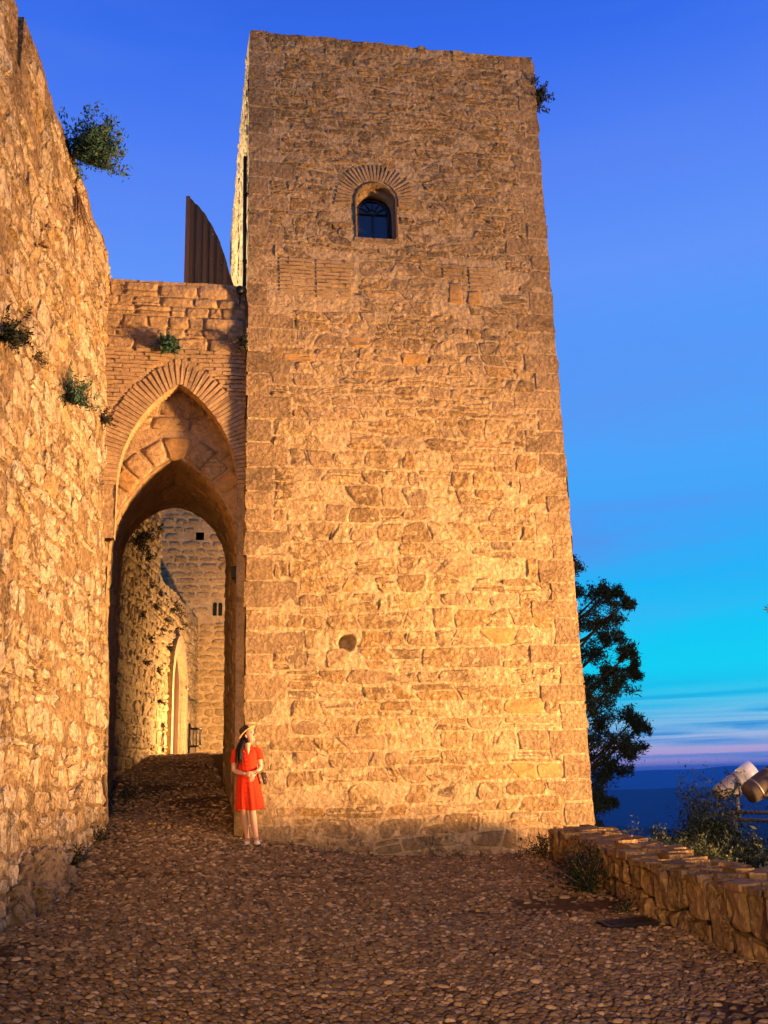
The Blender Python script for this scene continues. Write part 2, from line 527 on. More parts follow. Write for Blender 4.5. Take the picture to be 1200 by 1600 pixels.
M_LENS = simple('lit_lens', (0.8, 0.7, 0.5), 0.3, emit=((1.0, 0.75, 0.42), 6.0))


def leaf_mat(name, c1, c2, rough=0.7):
    m, nt, b = new_mat(name)
    geo = nt.nodes.new('ShaderNodeNewGeometry')
    r_ = nt.nodes.new('ShaderNodeMix'); r_.data_type = 'RGBA'
    r_.inputs[6].default_value = (*c1, 1); r_.inputs[7].default_value = (*c2, 1)
    nt.links.new(geo.outputs['Random Per Island'], r_.inputs['Factor'])
    nt.links.new(r_.outputs[2], b.inputs['Base Color'])
    b.inputs['Roughness'].default_value = rough
    b.inputs['Specular IOR Level'].default_value = 0.15
    return m


M_PINE = leaf_mat('pine_needles', (0.012, 0.022, 0.012), (0.03, 0.045, 0.022))
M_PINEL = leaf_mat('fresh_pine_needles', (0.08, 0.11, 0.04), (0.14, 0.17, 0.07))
M_LEAF = leaf_mat('shrub_leaves', (0.025, 0.075, 0.045), (0.06, 0.13, 0.075))
M_LEAFD = leaf_mat('dark_shrub_leaves', (0.010, 0.018, 0.010), (0.022, 0.032, 0.016))
M_LEAFG = leaf_mat('grey_green_leaves', (0.025, 0.034, 0.014), (0.07, 0.08, 0.034))
M_DRY = leaf_mat('dry_stems', (0.16, 0.085, 0.035), (0.26, 0.15, 0.07))
M_BARK = stone_mat('bark', [(0.035, 0.024, 0.016), (0.05, 0.034, 0.022)], bump=1.0, dist=0.03, scale=6, stain=0.3, squash=(2, 2, 0.4))

# ------------------------------------------------------------------ ground
SHIFT_T = 0.605


def ground_z(X, Y):
    X, Y = np.asarray(X, float), np.asarray(Y, float)
    zl = np.interp(Y, [0, 7, 9, 11.2, 12.4, 14.1, 16.2, 17.5, 20, 23.5, 25, 60], [-1.66, -1.62, -1.5, -1.27, -1.13, -0.90, -0.64, -0.46, 0.05, 0.63, 0.68, 0.68])
    zr = np.interp(Y, [0, 8, 12, 16, 60], [-1.66, -1.60, -1.38, -1.22, -1.2])
    t = sstep(-1.2, 3.6, X) * sstep(17.5, 16.5, Y) + sstep(0.9, 2.5, X) * (1 - sstep(17.5, 16.5, Y))
    z = zl * (1 - t) + zr * t
    out = sstep(5.15, 5.9, X)
    zo = -2.1 - 0.09 * np.maximum(0, X - 5.5)
    z = z * (1 - out) + zo * out
    r_ = np.hypot(X, Y - 12)
    far = np.clip((r_ - 45) / 2500, 0, 1)
    z = z - 420 * far ** 0.8 * (r_ > 45)
    near = np.exp(-(np.maximum(0, r_ - 30) / 20) ** 2)
    z = z + 0.035 * fbm(X * 0.9, Y * 0.9, 3, 3) * near
    return z


def axis_pts(lo, hi, step, far, k=1.32):
    a = list(np.arange(lo, hi + step / 2, step))
    s = step
    while a[-1] < far:
        s *= k
        a.append(a[-1] + s)
    s = step
    while a[0] > -far:
        s *= k
        a.insert(0, a[0] - s)
    return np.array(a)


def grid_faces(nu, nv, flip=False):
    i, j = np.meshgrid(np.arange(nu - 1), np.arange(nv - 1), indexing='ij')
    a = (i * nv + j).ravel()
    q = np.stack([a, a + nv, a + nv + 1, a + 1], 1)
    return q[:, ::-1] if flip else q


gx = axis_pts(-3.5, 7, 0.12, 30000)
gy = axis_pts(3.0, 26, 0.12, 30000)
GX, GY = np.meshgrid(gx, gy, indexing='ij')
GZ = ground_z(GX, GY)
ground = obj('ground', np.stack([GX.ravel(), GY.ravel(), GZ.ravel()], 1), grid_faces(len(gx), len(gy)), M_GROUND)
tag(ground, 'brown packed earth and pebble paving sloping up to the gate', 'ground', kind='structure')

# pebbles set in the earth
_a = np.linspace(0, 2 * np.pi, 8, endpoint=False)
_rings = [(1.0, -0.35), (0.93, 0.35), (0.58, 0.82)]
PEB_V = np.concatenate([np.stack([np.cos(_a) * q, np.sin(_a) * q, np.full(8, z)], 1) for q, z in _rings] + [np.array([[0, 0, 1.0]])])
PEB_F = []
for k in range(2):
    for j in range(8):
        j2 = (j + 1) % 8
        PEB_F += [(k * 8 + j, k * 8 + j2, (k + 1) * 8 + j2), (k * 8 + j, (k + 1) * 8 + j2, (k + 1) * 8 + j)]
for j in range(8):
    PEB_F.append((16 + j, 16 + (j + 1) % 8, 24))
PEB_F = np.array(PEB_F)


def pebble_field():
    out = []
    y = 4.2
    while y < 25:
        dy = 0.042 if y < 12 else 0.052
        x = -2.4
        while x < 5.0:
            line_ = abs((y + 0.12 * math.sin(x * 0.9)) % 2.35 - 1.2) < 0.035
            sx = rng.uniform(0.11, 0.19) if line_ else rng.uniform(0.045, 0.115)
            x += sx * 0.86
            px, py = x + rng.normal(0, 0.012), y + rng.normal(0, 0.014) + 0.12 * math.sin(x * 0.9 + y * 0.25)
            out.append((px, py, sx, 0))
        y += dy
    a = np.array(out)
    X, Y, S = a[:, 0], a[:, 1], a[:, 2]
    # earth patches where the stones have sunk out of sight
    dirt = fbm(X * 0.55 + 4, Y * 0.9 + 3, 21, 3)
    keep = (dirt < 0.46 + rng.normal(0, 0.2, len(X)))
    keep &= ~(((X - 4.0) / 0.75) ** 2 + ((Y - 11.3) / 0.8) ** 2 < rng.uniform(-0.25, 1.0, len(X)))                       # bare earth by the parapet
    keep &= ~((np.abs(Y - 13.1 - 0.1 * np.sin(X)) < 0.14) & (X < 1.5) & (rng.random(len(X)) < 0.5))   # earthen joint across the slope
    keep &= ~((Y > 16.0) & (X > 0.44)) & ~((Y > 16.45) & (X > 0.5 - 0.056 * (Y - 16.5)))
    keep &= ~((np.abs(X - 4.18) < 0.29) & (np.abs(Y - 10.0) < 0.19))
    lw = -1.47 + 0.098 * (Y - 16.1)
    keep &= X > np.where(Y < 16.2, lw + 0.04, -1.6 + 0.04 - 0.04 * np.maximum(0, Y - 16.2))
    xr = np.interp(Y, [4, 8, 10, 11.6, 15.4, 25], [4.66, 4.56, 4.5, 4.66, 5.22, 5.2])
    keep &= X < xr
    a = a[keep]
    n = len(a)
    X, Y, S = a[:, 0], a[:, 1], a[:, 2]
    big = rng.random(n) < 0.02
    L_ = S * 0.5 * np.where(big, 1.5, 1.0) * rng.uniform(0.75, 1.08, n)
    Wd = np.minimum(L_ * rng.uniform(0.36, 0.7, n), 0.025 * np.where(big, 1.7, 1))
    Hh = rng.uniform(0.008, 0.03, n) * np.where(big, 1.3, 1)
    ang = rng.normal(0, 0.3, n) + 0.5 * fbm(X * 0.4, Y * 0.4, 5, 2)
    return X, Y, L_, Wd, Hh, ang


def pebble_verts(i, P):
    X, Y, L_, Wd, Hh, ang = P
    v = PEB_V * (1 + rng.normal(0, 0.09, PEB_V.shape)) * np.array([L_[i], Wd[i], Hh[i]])
    t = rng.normal(0, 0.12)
    v[:, 2] += v[:, 0] * t
    c, s = math.cos(ang[i]), math.sin(ang[i])
    return np.stack([v[:, 0] * c - v[:, 1] * s, v[:, 0] * s + v[:, 1] * c, v[:, 2]], 1)


PF = pebble_field()
PZ = ground_z(PF[0], PF[1])
_px, _py, _pd = proj(np.stack([PF[0], PF[1], PZ], 1))
_sz = np.where((_px > 5) & (_px < 1195) & (_py < 1590) & (_py > 0), PF[2] * (PF[3] + PF[4]) / _pd ** 2, 0)
order = np.argsort(-_sz)
shapes = []
for k in range(24):
    shapes.append(None)
for r_, i in enumerate(order[:300]):
    v = pebble_verts(i, PF)
    o = obj('pebble', v, PEB_F, M_PEB, ground)
    o.location = (PF[0][i], PF[1][i], PZ[i])
rest = order[300:]
allv = np.empty((len(rest), len(PEB_V), 3))
for k, i in enumerate(rest):
    allv[k] = pebble_verts(i, PF) + np.array([PF[0][i], PF[1][i], PZ[i]])
allf = (PEB_F[None] + (np.arange(len(rest)) * len(PEB_V))[:, None, None]).reshape(-1, 3)
o = obj('pebble_paving', allv.reshape(-1, 3), allf, M_PEB, ground)
o['kind'] = 'stuff'


# ------------------------------------------------------------------ masonry
def courses(u0, u1, v0, v1, hf, wf, wav=0.02, jit=0.02, seed=0, mask=None, split=0.12, ends=None):
    """irregular coursed rubble: list of 4-corner cells (u,v); hf(v) and wf(v) give size ranges"""
    rg = np.random.default_rng(seed)
    cells, v, row = [], v0, 0
    line = lambda vv, r_: (lambda u: vv + wav * (fbm(np.array([u * 0.8]), np.array([r_ * 3.7]), seed, 2)[0] * 2))
    low = line(v0, 0)
    while v < v1 - 0.03:
        a, b = hf(v)
        h = rg.uniform(a, b)
        if v + h > v1 - 0.05: h = v1 - v
        row += 1
        if ends is not None: u0, u1 = ends(v + h / 2)
        top = line(v + h, row) if v + h < v1 - 0.001 else (lambda u: v1)
        u = u0 - rg.uniform(0, wf(v)[0])
        slant = 0.0
        while u < u1:
            a, b = wf(v)
            w = rg.uniform(a, b) * (0.7 + 0.6 * rg.random())
            ue = min(u + w, u1) if u + w < u1 - a * 0.5 else u1
            us = max(u, u0)
            s2 = rg.normal(0, jit) if ue < u1 else 0.0
            if ue - us > 0.03:
                cu, cv = (us + ue) / 2, v + h / 2
                if mask is None or not mask(cu, cv, (ue - us) / 2, h / 2):
                    c = [(us - slant, low(us)), (ue - s2, low(ue)), (ue + s2, top(ue)), (us + slant, top(us))]
                    if rg.random() < split and h > a * 0.3 and h > 0.16:
                        t = rg.uniform(0.35, 0.65)
                        m0 = (c[0][0] * (1 - t) + c[3][0] * t, c[0][1] * (1 - t) + c[3][1] * t)
                        m1 = (c[1][0] * (1 - t) + c[2][0] * t, c[1][1] * (1 - t) + c[2][1] * t + rg.normal(0, 0.015))
                        cells.append([c[0], c[1], m1, m0]); cells.append([m0, m1, c[2], c[3]])
                    else:
                        cells.append(c)
            slant = s2
            u = ue
        low = top
        v += h
    return cells


def stone_geo(cell, P, gap, proud, rough, rnd, rg, depth=0.06, npt=3):
    """one stone: rounded outline sunk in the mortar, uneven proud face"""
    c = np.array(cell, float)
    cen = c.mean(0)
    ext = c.max(0) - c.min(0)
    g = min(gap, 0.22 * ext.min())
    sg = np.sign(c - cen)
    c = c - sg * g * rg.uniform(0.5, 1.3, (4, 1)) + rg.normal(0, 0.06 * rnd * ext.min(), (4, 2))
    pts = []
    rr = rnd * rg.uniform(0.6, 1.3)
    for k in range(4):
        a, b, d = c[k - 1], c[k], c[(k + 1) % 4]
        ea, ed = a - b, d - b
        t = min(0.45, 0.16 + 0.5 * rr)
        q1, q2 = b + ea * t * 0.9, b + ed * t * 0.9
        pts += [q1, b * (1 - rr) + (q1 + q2) * 0.5 * rr, q2]
    o0 = np.array(pts)                                     # 12 outline points
    n = len(o0)
    o0 = o0 + rg.normal(0, 0.012 * min(1, ext.min() / 0.2), o0.shape) * (0.3 + rnd)
    cen = o0.mean(0)
    o1 = cen + (o0 - cen) * 0.97
    o2 = cen + (o0[::2] - cen) * rg.uniform(0.62, 0.86)
    tilt = rg.normal(0, rough * 0.8, 2)
    hgt = lambda q: proud + ((q - cen) / (ext + 1e-6)) @ tilt
    d0 = np.full(n, -depth)
    d1 = hgt(o1) * 0.62 + rg.normal(0, rough * 0.45, n)
    d2 = hgt(o2) + rg.normal(0, rough, len(o2))
    V = np.concatenate([P(o0[:, 0], o0[:, 1], d0), P(o1[:, 0], o1[:, 1], d1), P(o2[:, 0], o2[:, 1], d2),
                        P(cen[None, 0], cen[None, 1], np.array([proud + rg.normal(0, rough)]))])
    Fc = []
    for j in range(n):
        j2 = (j + 1) % n
        Fc.append((j, j2, n + j2)); Fc.append((j, n + j2, n + j))
    m = n // 2
    for k in range(m):
        a, b, d = n + 2 * k, n + 2 * k + 1, n + (2 * k + 2) % n
        i0, i1 = 2 * n + k, 2 * n + (k + 1) % m
        Fc += [(a, b, i0), (b, d, i1), (b, i1, i0), (i0, i1, 2 * n + m)]
    return V, np.array(Fc)


def lay(cells, P, parent, mats, nparts, gap=0.012, proud=(0.0, 0.03), rough=0.012, rnd=0.5, seed=1, name='stone', rest_name='rubble', matpick=None, flip=False, depth=0.06, smooth=True):
    rg = np.random.default_rng(seed)
    root = parent
    off = np.zeros(3)
    q = parent
    while q is not None:
        off = off + np.array(q.location)
        q = q.parent
    items = []
    for c in cells:
        V, Fc = stone_geo(c, P, gap, rg.uniform(*proud), rough, rnd, rg, depth)
        if flip: Fc = Fc[:, ::-1]
        cc = V.mean(0)
        x, y, z = proj(cc)
        if 0 < x < 1200 and 0 < y < 1600:
            xs, ys, _ = proj(V)
            s = (xs.max() - xs.min()) * (ys.max() - ys.min())
        else:
            s = 0
        items.append((s, V, Fc, c))
    items.sort(key=lambda t: -t[0])
    for s, V, Fc, c in items[:nparts]:
        m = matpick(c) if matpick else mats
        cc = V.mean(0)
        o = obj(name, V - cc, Fc, m, parent, smooth)
        o.location = cc - off
    if len(items) > nparts:
        vs, fs, n = [], [], 0
        for s, V, Fc, c in items[nparts:]:
            vs.append(V - off); fs.append(Fc + n); n += len(V)
        o = obj(rest_name, np.concatenate(vs), np.concatenate(fs), mats, parent, smooth)
        o['kind'] = 'stuff'
    return items


def face_grid(P, us, vs, disp, hole=None, flip=False):
    U, Vv = np.meshgrid(us, vs, indexing='ij')
    D = disp(U, Vv)
    V = P(U.ravel(), Vv.ravel(), D.ravel())
    Fc = grid_faces(len(us), len(vs), flip)
    if hole is not None:
        cu, cv = U.ravel()[Fc].mean(1), Vv.ravel()[Fc].mean(1)
        Fc = Fc[~hole(cu, cv)]
    return V, Fc


# ------------------------------------------------------------------ tower
TY, TX0, TX1, TTOP = 16.0, 0.605, 6.262, 13.86
TBOT = -1.9
tower = tag(empty('stone_tower', (3.4, 19.5, -1.2)), 'tall square floodlit stone tower with arched window and corner blocks', 'tower')
PT = lambda u, v, d: np.stack([u, TY - d, v], 1)
WIN_C, WIN_W, WIN_B, WIN_S = 2.955, 0.355, 9.60, 10.38      # window centre, half width, sill, springing


def in_arch(u, v, c, w, b, s, grow=0.0):
    w2 = w + grow
    u, v = np.asarray(u), np.asarray(v)
    return (np.abs(u - c) < w2) & (v > b - grow) & ((v < s) | ((u - c) ** 2 + (v - s) ** 2 < w2 * w2))


HOLE = (2.25, 2.15, 0.13)
pits_t = [(rng.uniform(1.2, 5.8), rng.uniform(0.5, 13), rng.uniform(0.02, 0.045), rng.uniform(0.02, 0.06)) for _ in range(90)]


def tower_low(U, V):
    return 0.022 * fbm(U * 1.4, V * 2.2, 31, 3) * sstep(TX0, TX0 + 0.7, U) * sstep(TX1, TX1 - 0.7, U)


PTs = lambda u, v, d: PT(u, v, d + tower_low(np.asarray(u), np.asarray(v)))


def tower_disp(U, V):
    d = tower_low(U, V) + 0.011 * fbm(U * 7, V * 9, 33, 3) + 0.008 * (vnoise(U * 30, V * 30, 8) - 0.5)
    r_ = np.hypot(U - HOLE[0], V - HOLE[1])
    d = d - 0.26 * sstep(HOLE[2] + 0.02, HOLE[2] - 0.035, r_)
    for pu, pv, pr, pd in pits_t:
        d = d - pd * np.exp(-(((U - pu) / (pr * 2.2)) ** 2 + ((V - pv) / pr) ** 2))
    return d - 0.003


def tower_top(u):
    return TTOP + 0.05 * fbm(u * 2.0, u * 0 + 3, 5, 3)


us, vs = np.arange(TX0 + 0.012, TX1 - 0.001, 0.033), np.arange(TBOT, TTOP + 0.01, 0.033)
Vt, Ft = face_grid(PT, us, vs, tower_disp, hole=lambda u, v: in_arch(u, v, WIN_C, WIN_W, WIN_B, WIN_S, 0.02), flip=False)
front = part('front_wall', Vt, Ft, M_TMORT, tower)

BRK = [(1.17, 1.80, 8.33, 9.10), (1.83, 2.45, 8.33, 9.13), (4.18, 4.64, 8.86, 9.18), (4.68, 5.22, 8.68, 9.16)]
OCH = [(4.25, 4.54, 8.37, 8.80), (4.60, 4.90, 8.36, 8.64)]
RINGW = 0.40


def tmask(u, v, hu, hv):
    if in_arch(u, v, WIN_C, WIN_W, WIN_B, WIN_S, RINGW + 0.06) and v > WIN_S - 0.35: return True
    if abs(u - WIN_C) < WIN_W + 0.07 + hu and WIN_B - 0.05 - hv < v < WIN_S: return True
    for a, b, c, d in BRK + OCH:
        if a - hu * 0.7 < u < b + hu * 0.7 and c - hv * 0.7 < v < d + hv * 0.7: return True
    if math.hypot(u - HOLE[0], v - HOLE[1]) < 0.3: return True
    return False


def th(v):
    if v > 11.3: return (0.10, 0.17)
    if v > 9: return (0.13, 0.21)
    if v > 6: return (0.18, 0.28)
    return (0.22, 0.36)


def tw(v):
    if v > 11.3: return (0.14, 0.42)
    if v > 9: return (0.18, 0.46)
    if v > 6: return (0.26, 0.6)
    return (0.28, 0.72)


# corner blocks, alternately long and short, wrapping the arris
quoin_cells = []
for side in (0, 1):
    v, k = TBOT, 0
    while v < TTOP - 0.05:
        h = rng.uniform(0.30, 0.46) if v < 9.5 else rng.uniform(0.22, 0.36)
        if TTOP - v - h < 0.18: h = TTOP - v
        w = rng.uniform(0.62, 0.95) if k % 2 == 0 else rng.uniform(0.34, 0.52)
        if v > 11: w *= 0.75
        quoin_cells.append((side, v, v + h, w)); v += h; k += 1


def quoin_w(side, v):
    for s, a, b, w in quoin_cells:
        if s == side and a <= v <= b: return w
    return 0.5


cells = courses(TX0 + 0.3, TX1 - 0.3, TBOT, TTOP, th, tw, wav=0.055, jit=0.05, seed=11, mask=lambda u, v, hu, hv: tmask(u, v, hu, hv) or rng.random() < 0.05, split=0.24, ends=lambda v: (TX0 + quoin_w(0, v) + 0.005, TX1 - quoin_w(1, v) - 0.005))


def qblock(side, v0, v1, w, rg):
    """corner block: front face, return face and arris"""
    g = 0.02
    x0, x1 = (TX0, TX0 + w - g) if side == 0 else (TX1 - w + g, TX1)
    a, b = v0 + g * rg.uniform(0.4, 1.3), v1 - g * rg.uniform(0.4, 1.3)
    pr = rg.uniform(0.003, 0.013)
    ret = rg.uniform(0.3, 0.6)
    nx, nz = 4, 3
    V, Fc = [], []
    sx = 1 if side == 0 else -1
    xs = np.linspace(0, 1, nx)
    zs = np.linspace(0, 1, nz)
    outer = TX0 - rg.uniform(-0.012, 0.02) if side == 0 else TX1 + rg.uniform(-0.012, 0.02)
    inner = x1 if side == 0 else x0
    idx = {}

    def addv(key, p):
        idx[key] = len(V); V.append(p)
    for i, t in enumerate(xs):
        for j, q in enumerate(zs):
            edge = (i in (0, nx - 1)) or (j in (0, nz - 1))
            addv(('f', i, j), (outer + (inner - outer) * t + rg.normal(0, 0.010), TY - pr - rg.normal(0, 0.004) + (0.004 if edge else 0), a + (b - a) * q + rg.normal(0, 0.006)))
    for i in range(nx):
        for j, jj in ((0, -1), (nz - 1, nz)):
            p = V[idx[('f', i, j)]]
            addv(('b', i, jj), (p[0], TY + 0.05, p[2]))
    for j in range(nz):
        p = V[idx[('f', 0, j)]]
        addv(('r', j), (outer + rg.normal(0, 0.005), TY + ret, p[2]))
        p = V[idx[('f', nx - 1, j)]]
        addv(('i', j), (p[0], TY + 0.05, p[2]))
    for i in range(nx - 1):
        for j in range(nz - 1):
            Fc.append((idx[('f', i, j)], idx[('f', i + 1, j)], idx[('f', i + 1, j + 1)], idx[('f', i, j + 1)]))
    for i in range(nx - 1):
        Fc.append((idx[('b', i, -1)], idx[('b', i + 1, -1)], idx[('f', i + 1, 0)], idx[('f', i, 0)]))
        Fc.append((idx[('f', i, nz - 1)], idx[('f', i + 1, nz - 1)], idx[('b', i + 1, nz)], idx[('b', i, nz)]))
    for j in range(nz - 1):
        Fc.append((idx[('r', j)], idx[('f', 0, j)], idx[('f', 0, j + 1)], idx[('r', j + 1)]))
        Fc.append((idx[('f', nx - 1, j)], idx[('i', j)], idx[('i', j + 1)], idx[('f', nx - 1, j + 1)]))
    Fc.append((idx[('f', 0, 0)], idx[('r', 0)], idx[('b', 0, -1)])); Fc.append((idx[('f', 0, nz - 1)], idx[('b', 0, nz)], idx[('r', nz - 1)]))
    if side == 1: Fc = [f_[::-1] for f_ in Fc]
    return np.array(V), Fc


for s_, a_, b_, w_ in quoin_cells:
    V, Fc = qblock(s_, a_, b_, w_, rng)
    part('corner_block', V, Fc, M_QUOIN, front, smooth=False)


def pick_tower(c):
    r_ = rng.random()
    return M_OCHRE if r_ < 0.018 else (M_QUOIN if r_ < 0.25 else M_TSTONE)


lay(cells, PTs, front, M_TSTONE, 300, gap=0.014, proud=(0.0, 0.011), rough=0.009, rnd=0.34, seed=5, matpick=pick_tower, smooth=False)
for a, b, c, d in OCH:
    V, Fc = stone_geo([(a, c), (b, c), (b - 0.03, d), (a + 0.02, d)], PT, 0.005, 0.012, 0.004, 0.2, rng)
    part('ochre_block', V, Fc, M_OCHRE, front)


def brick_box(c, h, ax_u, ax_v, nrm, rg, wob=0.004):
    """8-corner brick; c centre on the wall face, h half sizes (u, v, depth)"""
    V = np.array([[x, y, z] for x in (-1, 1) for y in (-1, 1) for z in (-1, 1)], float) * h
    V[:, :2] += rg.normal(0, wob, (8, 2))
    V[V[:, 2] > 0, 2] += rg.normal(0, wob, 1)
    W = c + V[:, :1] * ax_u + V[:, 1:2] * ax_v + V[:, 2:] * nrm
    return W, [(0, 1, 3, 2), (4, 6, 7, 5), (0, 4, 5, 1), (2, 3, 7, 6), (0, 2, 6, 4), (1, 5, 7, 3)]


EU, EV, EN = np.array([1, 0, 0.]), np.array([0, 0, 1.]), np.array([0, -1, 0.])
for a, b, c, d in BRK:
    v = c
    while v < d - 0.03:
        u = a - rng.uniform(0, 0.15)
        while u < b:
            w = rng.uniform(0.22, 0.3)
            u0_, u1_ = max(u, a), min(u + w - 0.008, b)
            if u1_ - u0_ > 0.05:
                V, Fc = brick_box(np.array([(u0_ + u1_) / 2, TY, v + 0.032]), np.array([(u1_ - u0_) / 2, 0.021, rng.uniform(0.012, 0.022)]), EU, EV, EN, rng)
                part('brick', V, Fc, M_BRICK, front, smooth=False)
            u += w
        v += 0.078
# fan of bricks round the window
na = 31
for k in range(na):
    t = math.pi * (k + 0.5) / na * 1.12 - 0.06 * math.pi
    dr = np.array([math.cos(t), 0, math.sin(t)])
    tn = np.array([-math.sin(t), 0, math.cos(t)])
    r0, r1 = WIN_W + 0.085, WIN_W + RINGW + rng.normal(0, 0.03)
    cen = np.array([WIN_C, TY, WIN_S]) + dr * (r0 + r1) / 2
    V, Fc = brick_box(cen, np.array([(r1 - r0) / 2, 0.021, rng.uniform(0.01, 0.022)]), dr, tn, EN, rng)
    # wedge outwards
    part('brick', V, Fc, M_BRICK, front, smooth=False)

# side, rear walls and roof
TXR0, TXR1, TYR = 0.449, 6.2, 23.75


def PL(u, v, d):        # left flank: u from front to back
    t = u / (TYR - TY)
    return np.stack([TX0 + (TXR0 - TX0) * t - d, TY + u, v], 1)


us2, vs2 = np.linspace(0.02, TYR - TY, 120), np.linspace(-1.2, TTOP, 220)
V, Fc = face_grid(PL, us2, vs2, lambda U, V_: 0.05 * fbm(U * 1.5, V_ * 1.5, 77, 4), flip=True)
flank = part('flank_wall', V, Fc, M_PMORT, tower)
cells = courses(0.62, TYR - TY, 0, TTOP, lambda v: (0.2, 0.34), lambda v: (0.25, 0.6), seed=14)
lay(cells, PL, flank, M_PSTONE, 0, gap=0.015, proud=(0.0, 0.03), rough=0.015, seed=6, flip=True)
PRt = lambda u, v, d: np.stack([TX1 + (TXR1 - TX1) * u / (TYR - TY) + d, TY + u, v], 1)
V, Fc = face_grid(PRt, us2, np.linspace(-3.2, TTOP, 160), lambda U, V_: 0.04 * fbm(U * 1.5, V_ * 1.5, 78, 4))
flank2 = part('flank_wall', V, Fc, M_TMORT, tower)
cells = courses(0.62, TYR - TY, -3, TTOP, lambda v: (0.2, 0.34), lambda v: (0.25, 0.6), seed=15)
lay(cells, PRt, flank2, M_TSTONE, 0, gap=0.015, proud=(0.0, 0.03), rough=0.015, seed=7)
b = MB(); b.box(((TX0 + TX1) / 2 - 0.03, (TY + TYR) / 2 + 0.05, TTOP / 2 - 0.8), ((TX1 - TX0) / 2 - 0.15, (TYR - TY) / 2 - 0.55, TTOP / 2 + 0.6))
b.build('core', M_TMORT, tower, smooth=False)
# uneven capping along the parapet edge
cap = MB()
u = TX0 + 0.02
while u < TX1 - 0.03:
    w = min(rng.uniform(0.12, 0.42), TX1 - u)
    h = rng.uniform(0.02, 0.07)
    q = np.array([[x, y, z] for x in (u, u + w) for y in (TY - rng.uniform(-0.005, 0.02), TY + 0.4) for z in (TTOP - 0.1, TTOP + h)]) + rng.normal(0, 0.008, (8, 3))
    V, Fc = q, [(0, 1, 3, 2), (4, 6, 7, 5), (0, 4, 5, 1), (2, 3, 7, 6), (0, 2, 6, 4), (1, 5, 7, 3)]
    part('capping_stone', V, Fc, M_TSTONE, front, smooth=False)
    u += w
# window: plaster lining, recess, timber frame with fanlight bars and glass


def arch_pts(c, w, b, s, y, n=14):
    a = np.linspace(0, math.pi, n)
    p = [(c + w, y, b)] + [(c + w * math.cos(t), y, s + w * math.sin(t)) for t in a] + [(c - w, y, b)]
    return np.array(p)


win = part('window', np.zeros((0, 3)), [], M_FRAME, tower)
ring = [arch_pts(WIN_C, WIN_W + 0.055, WIN_B - 0.03, WIN_S, TY + 0.03), arch_pts(WIN_C, WIN_W + 0.045, WIN_B - 0.02, WIN_S, TY - 0.016),
        arch_pts(WIN_C, WIN_W, WIN_B, WIN_S, TY - 0.012), arch_pts(WIN_C, WIN_W - 0.005, WIN_B, WIN_S, TY + 0.16)]
nr = len(ring[0])
V = np.concatenate(ring)
Fc = [(k * nr + j, k * nr + j + 1, (k + 1) * nr + j + 1, (k + 1) * nr + j) for k in range(3) for j in range(nr - 1)]
part('lining', V, Fc, M_QUOIN, win)
b = MB(); b.box((WIN_C, TY + 0.12, WIN_B - 0.045), (WIN_W + 0.06, 0.137, 0.045)); b.build('sill', M_QUOIN, win, smooth=False)
# rear panel: stone arch filling above a lower opening
p_o = arch_pts(WIN_C, WIN_W + 0.05, WIN_B - 0.1, WIN_S, TY + 0.145)
p_i = arch_pts(WIN_C - 0.0, WIN_W - 0.015, WIN_B - 0.1, WIN_S - 0.12, TY + 0.145)
p_j = p_i + np.array([0, 0.1, 0])
V = np.concatenate([p_o, p_i, p_j])
Fc = [(k * nr + j, k * nr + j + 1, (k + 1) * nr + j + 1, (k + 1) * nr + j) for k in range(2) for j in range(nr - 1)]
part('rear_arch', V, Fc, M_GSTONE, win)
b = MB()
zc = WIN_S - 0.12
for t in (30, 60, 90, 120, 150):
    d_ = np.array([math.cos(R(t)), 0, math.sin(R(t))])
    b.tube([np.array([WIN_C - 0.02, TY + 0.25, zc]) + d_ * 0.1, np.array([WIN_C - 0.02, TY + 0.25, zc]) + d_ * 0.29], 0.011, 6)
b.tube([(WIN_C - 0.02 + 0.29 * math.cos(t), TY + 0.25, zc + 0.29 * math.sin(t)) for t in np.linspace(0, math.pi, 12)], 0.014, 6)
b.tube([(WIN_C - 0.02 + 0.1 * math.cos(t), TY + 0.25, zc + 0.1 * math.sin(t)) for t in np.linspace(0, math.pi, 8)], 0.009, 6)
b.tube([(WIN_C - 0.33, TY + 0.25, zc), (WIN_C + 0.29, TY + 0.25, zc)], 0.018, 6)
for x_ in (-0.3, -0.02, 0.27):
    b.tube([(WIN_C + x_, TY + 0.25, WIN_B - 0.05), (WIN_C + x_, TY + 0.25, zc)], 0.017, 6)
b.build('glazing_bars', M_FRAME, win)
b = MB(); b.box((WIN_C - 0.02, TY + 0.28, 9.95), (0.42, 0.006, 0.55)); b.build('pane', M_GLASS, win, smooth=False)

b = MB(); b.box((WIN_C + WIN_W + 0.012, TY - 0.05, (WIN_B + WIN_S) / 2 + 0.04), (0.016, 0.055, (WIN_S - WIN_B) / 2 + 0.02)); b.build('shutter', M_WOOD, win, smooth=False)
# drainpipe in the angle beside the gatehouse
dp = tag(empty('drainpipe', (0.55, 16.5, 8.5)), 'thin dark pipe running down the shaded flank of the tall tower', 'pipe')
b = MB(); b.tube([(0.555, 16.42, 8.4), (0.555, 16.42, 11.4)], 0.035, 8); b.build('pipe', M_IRON, dp)
for z_ in (9.2, 10.6):
    b = MB(); b.box((0.565, 16.42, z_), (0.045, 0.05, 0.02)); b.build('bracket', M_IRON, dp, smooth=False)

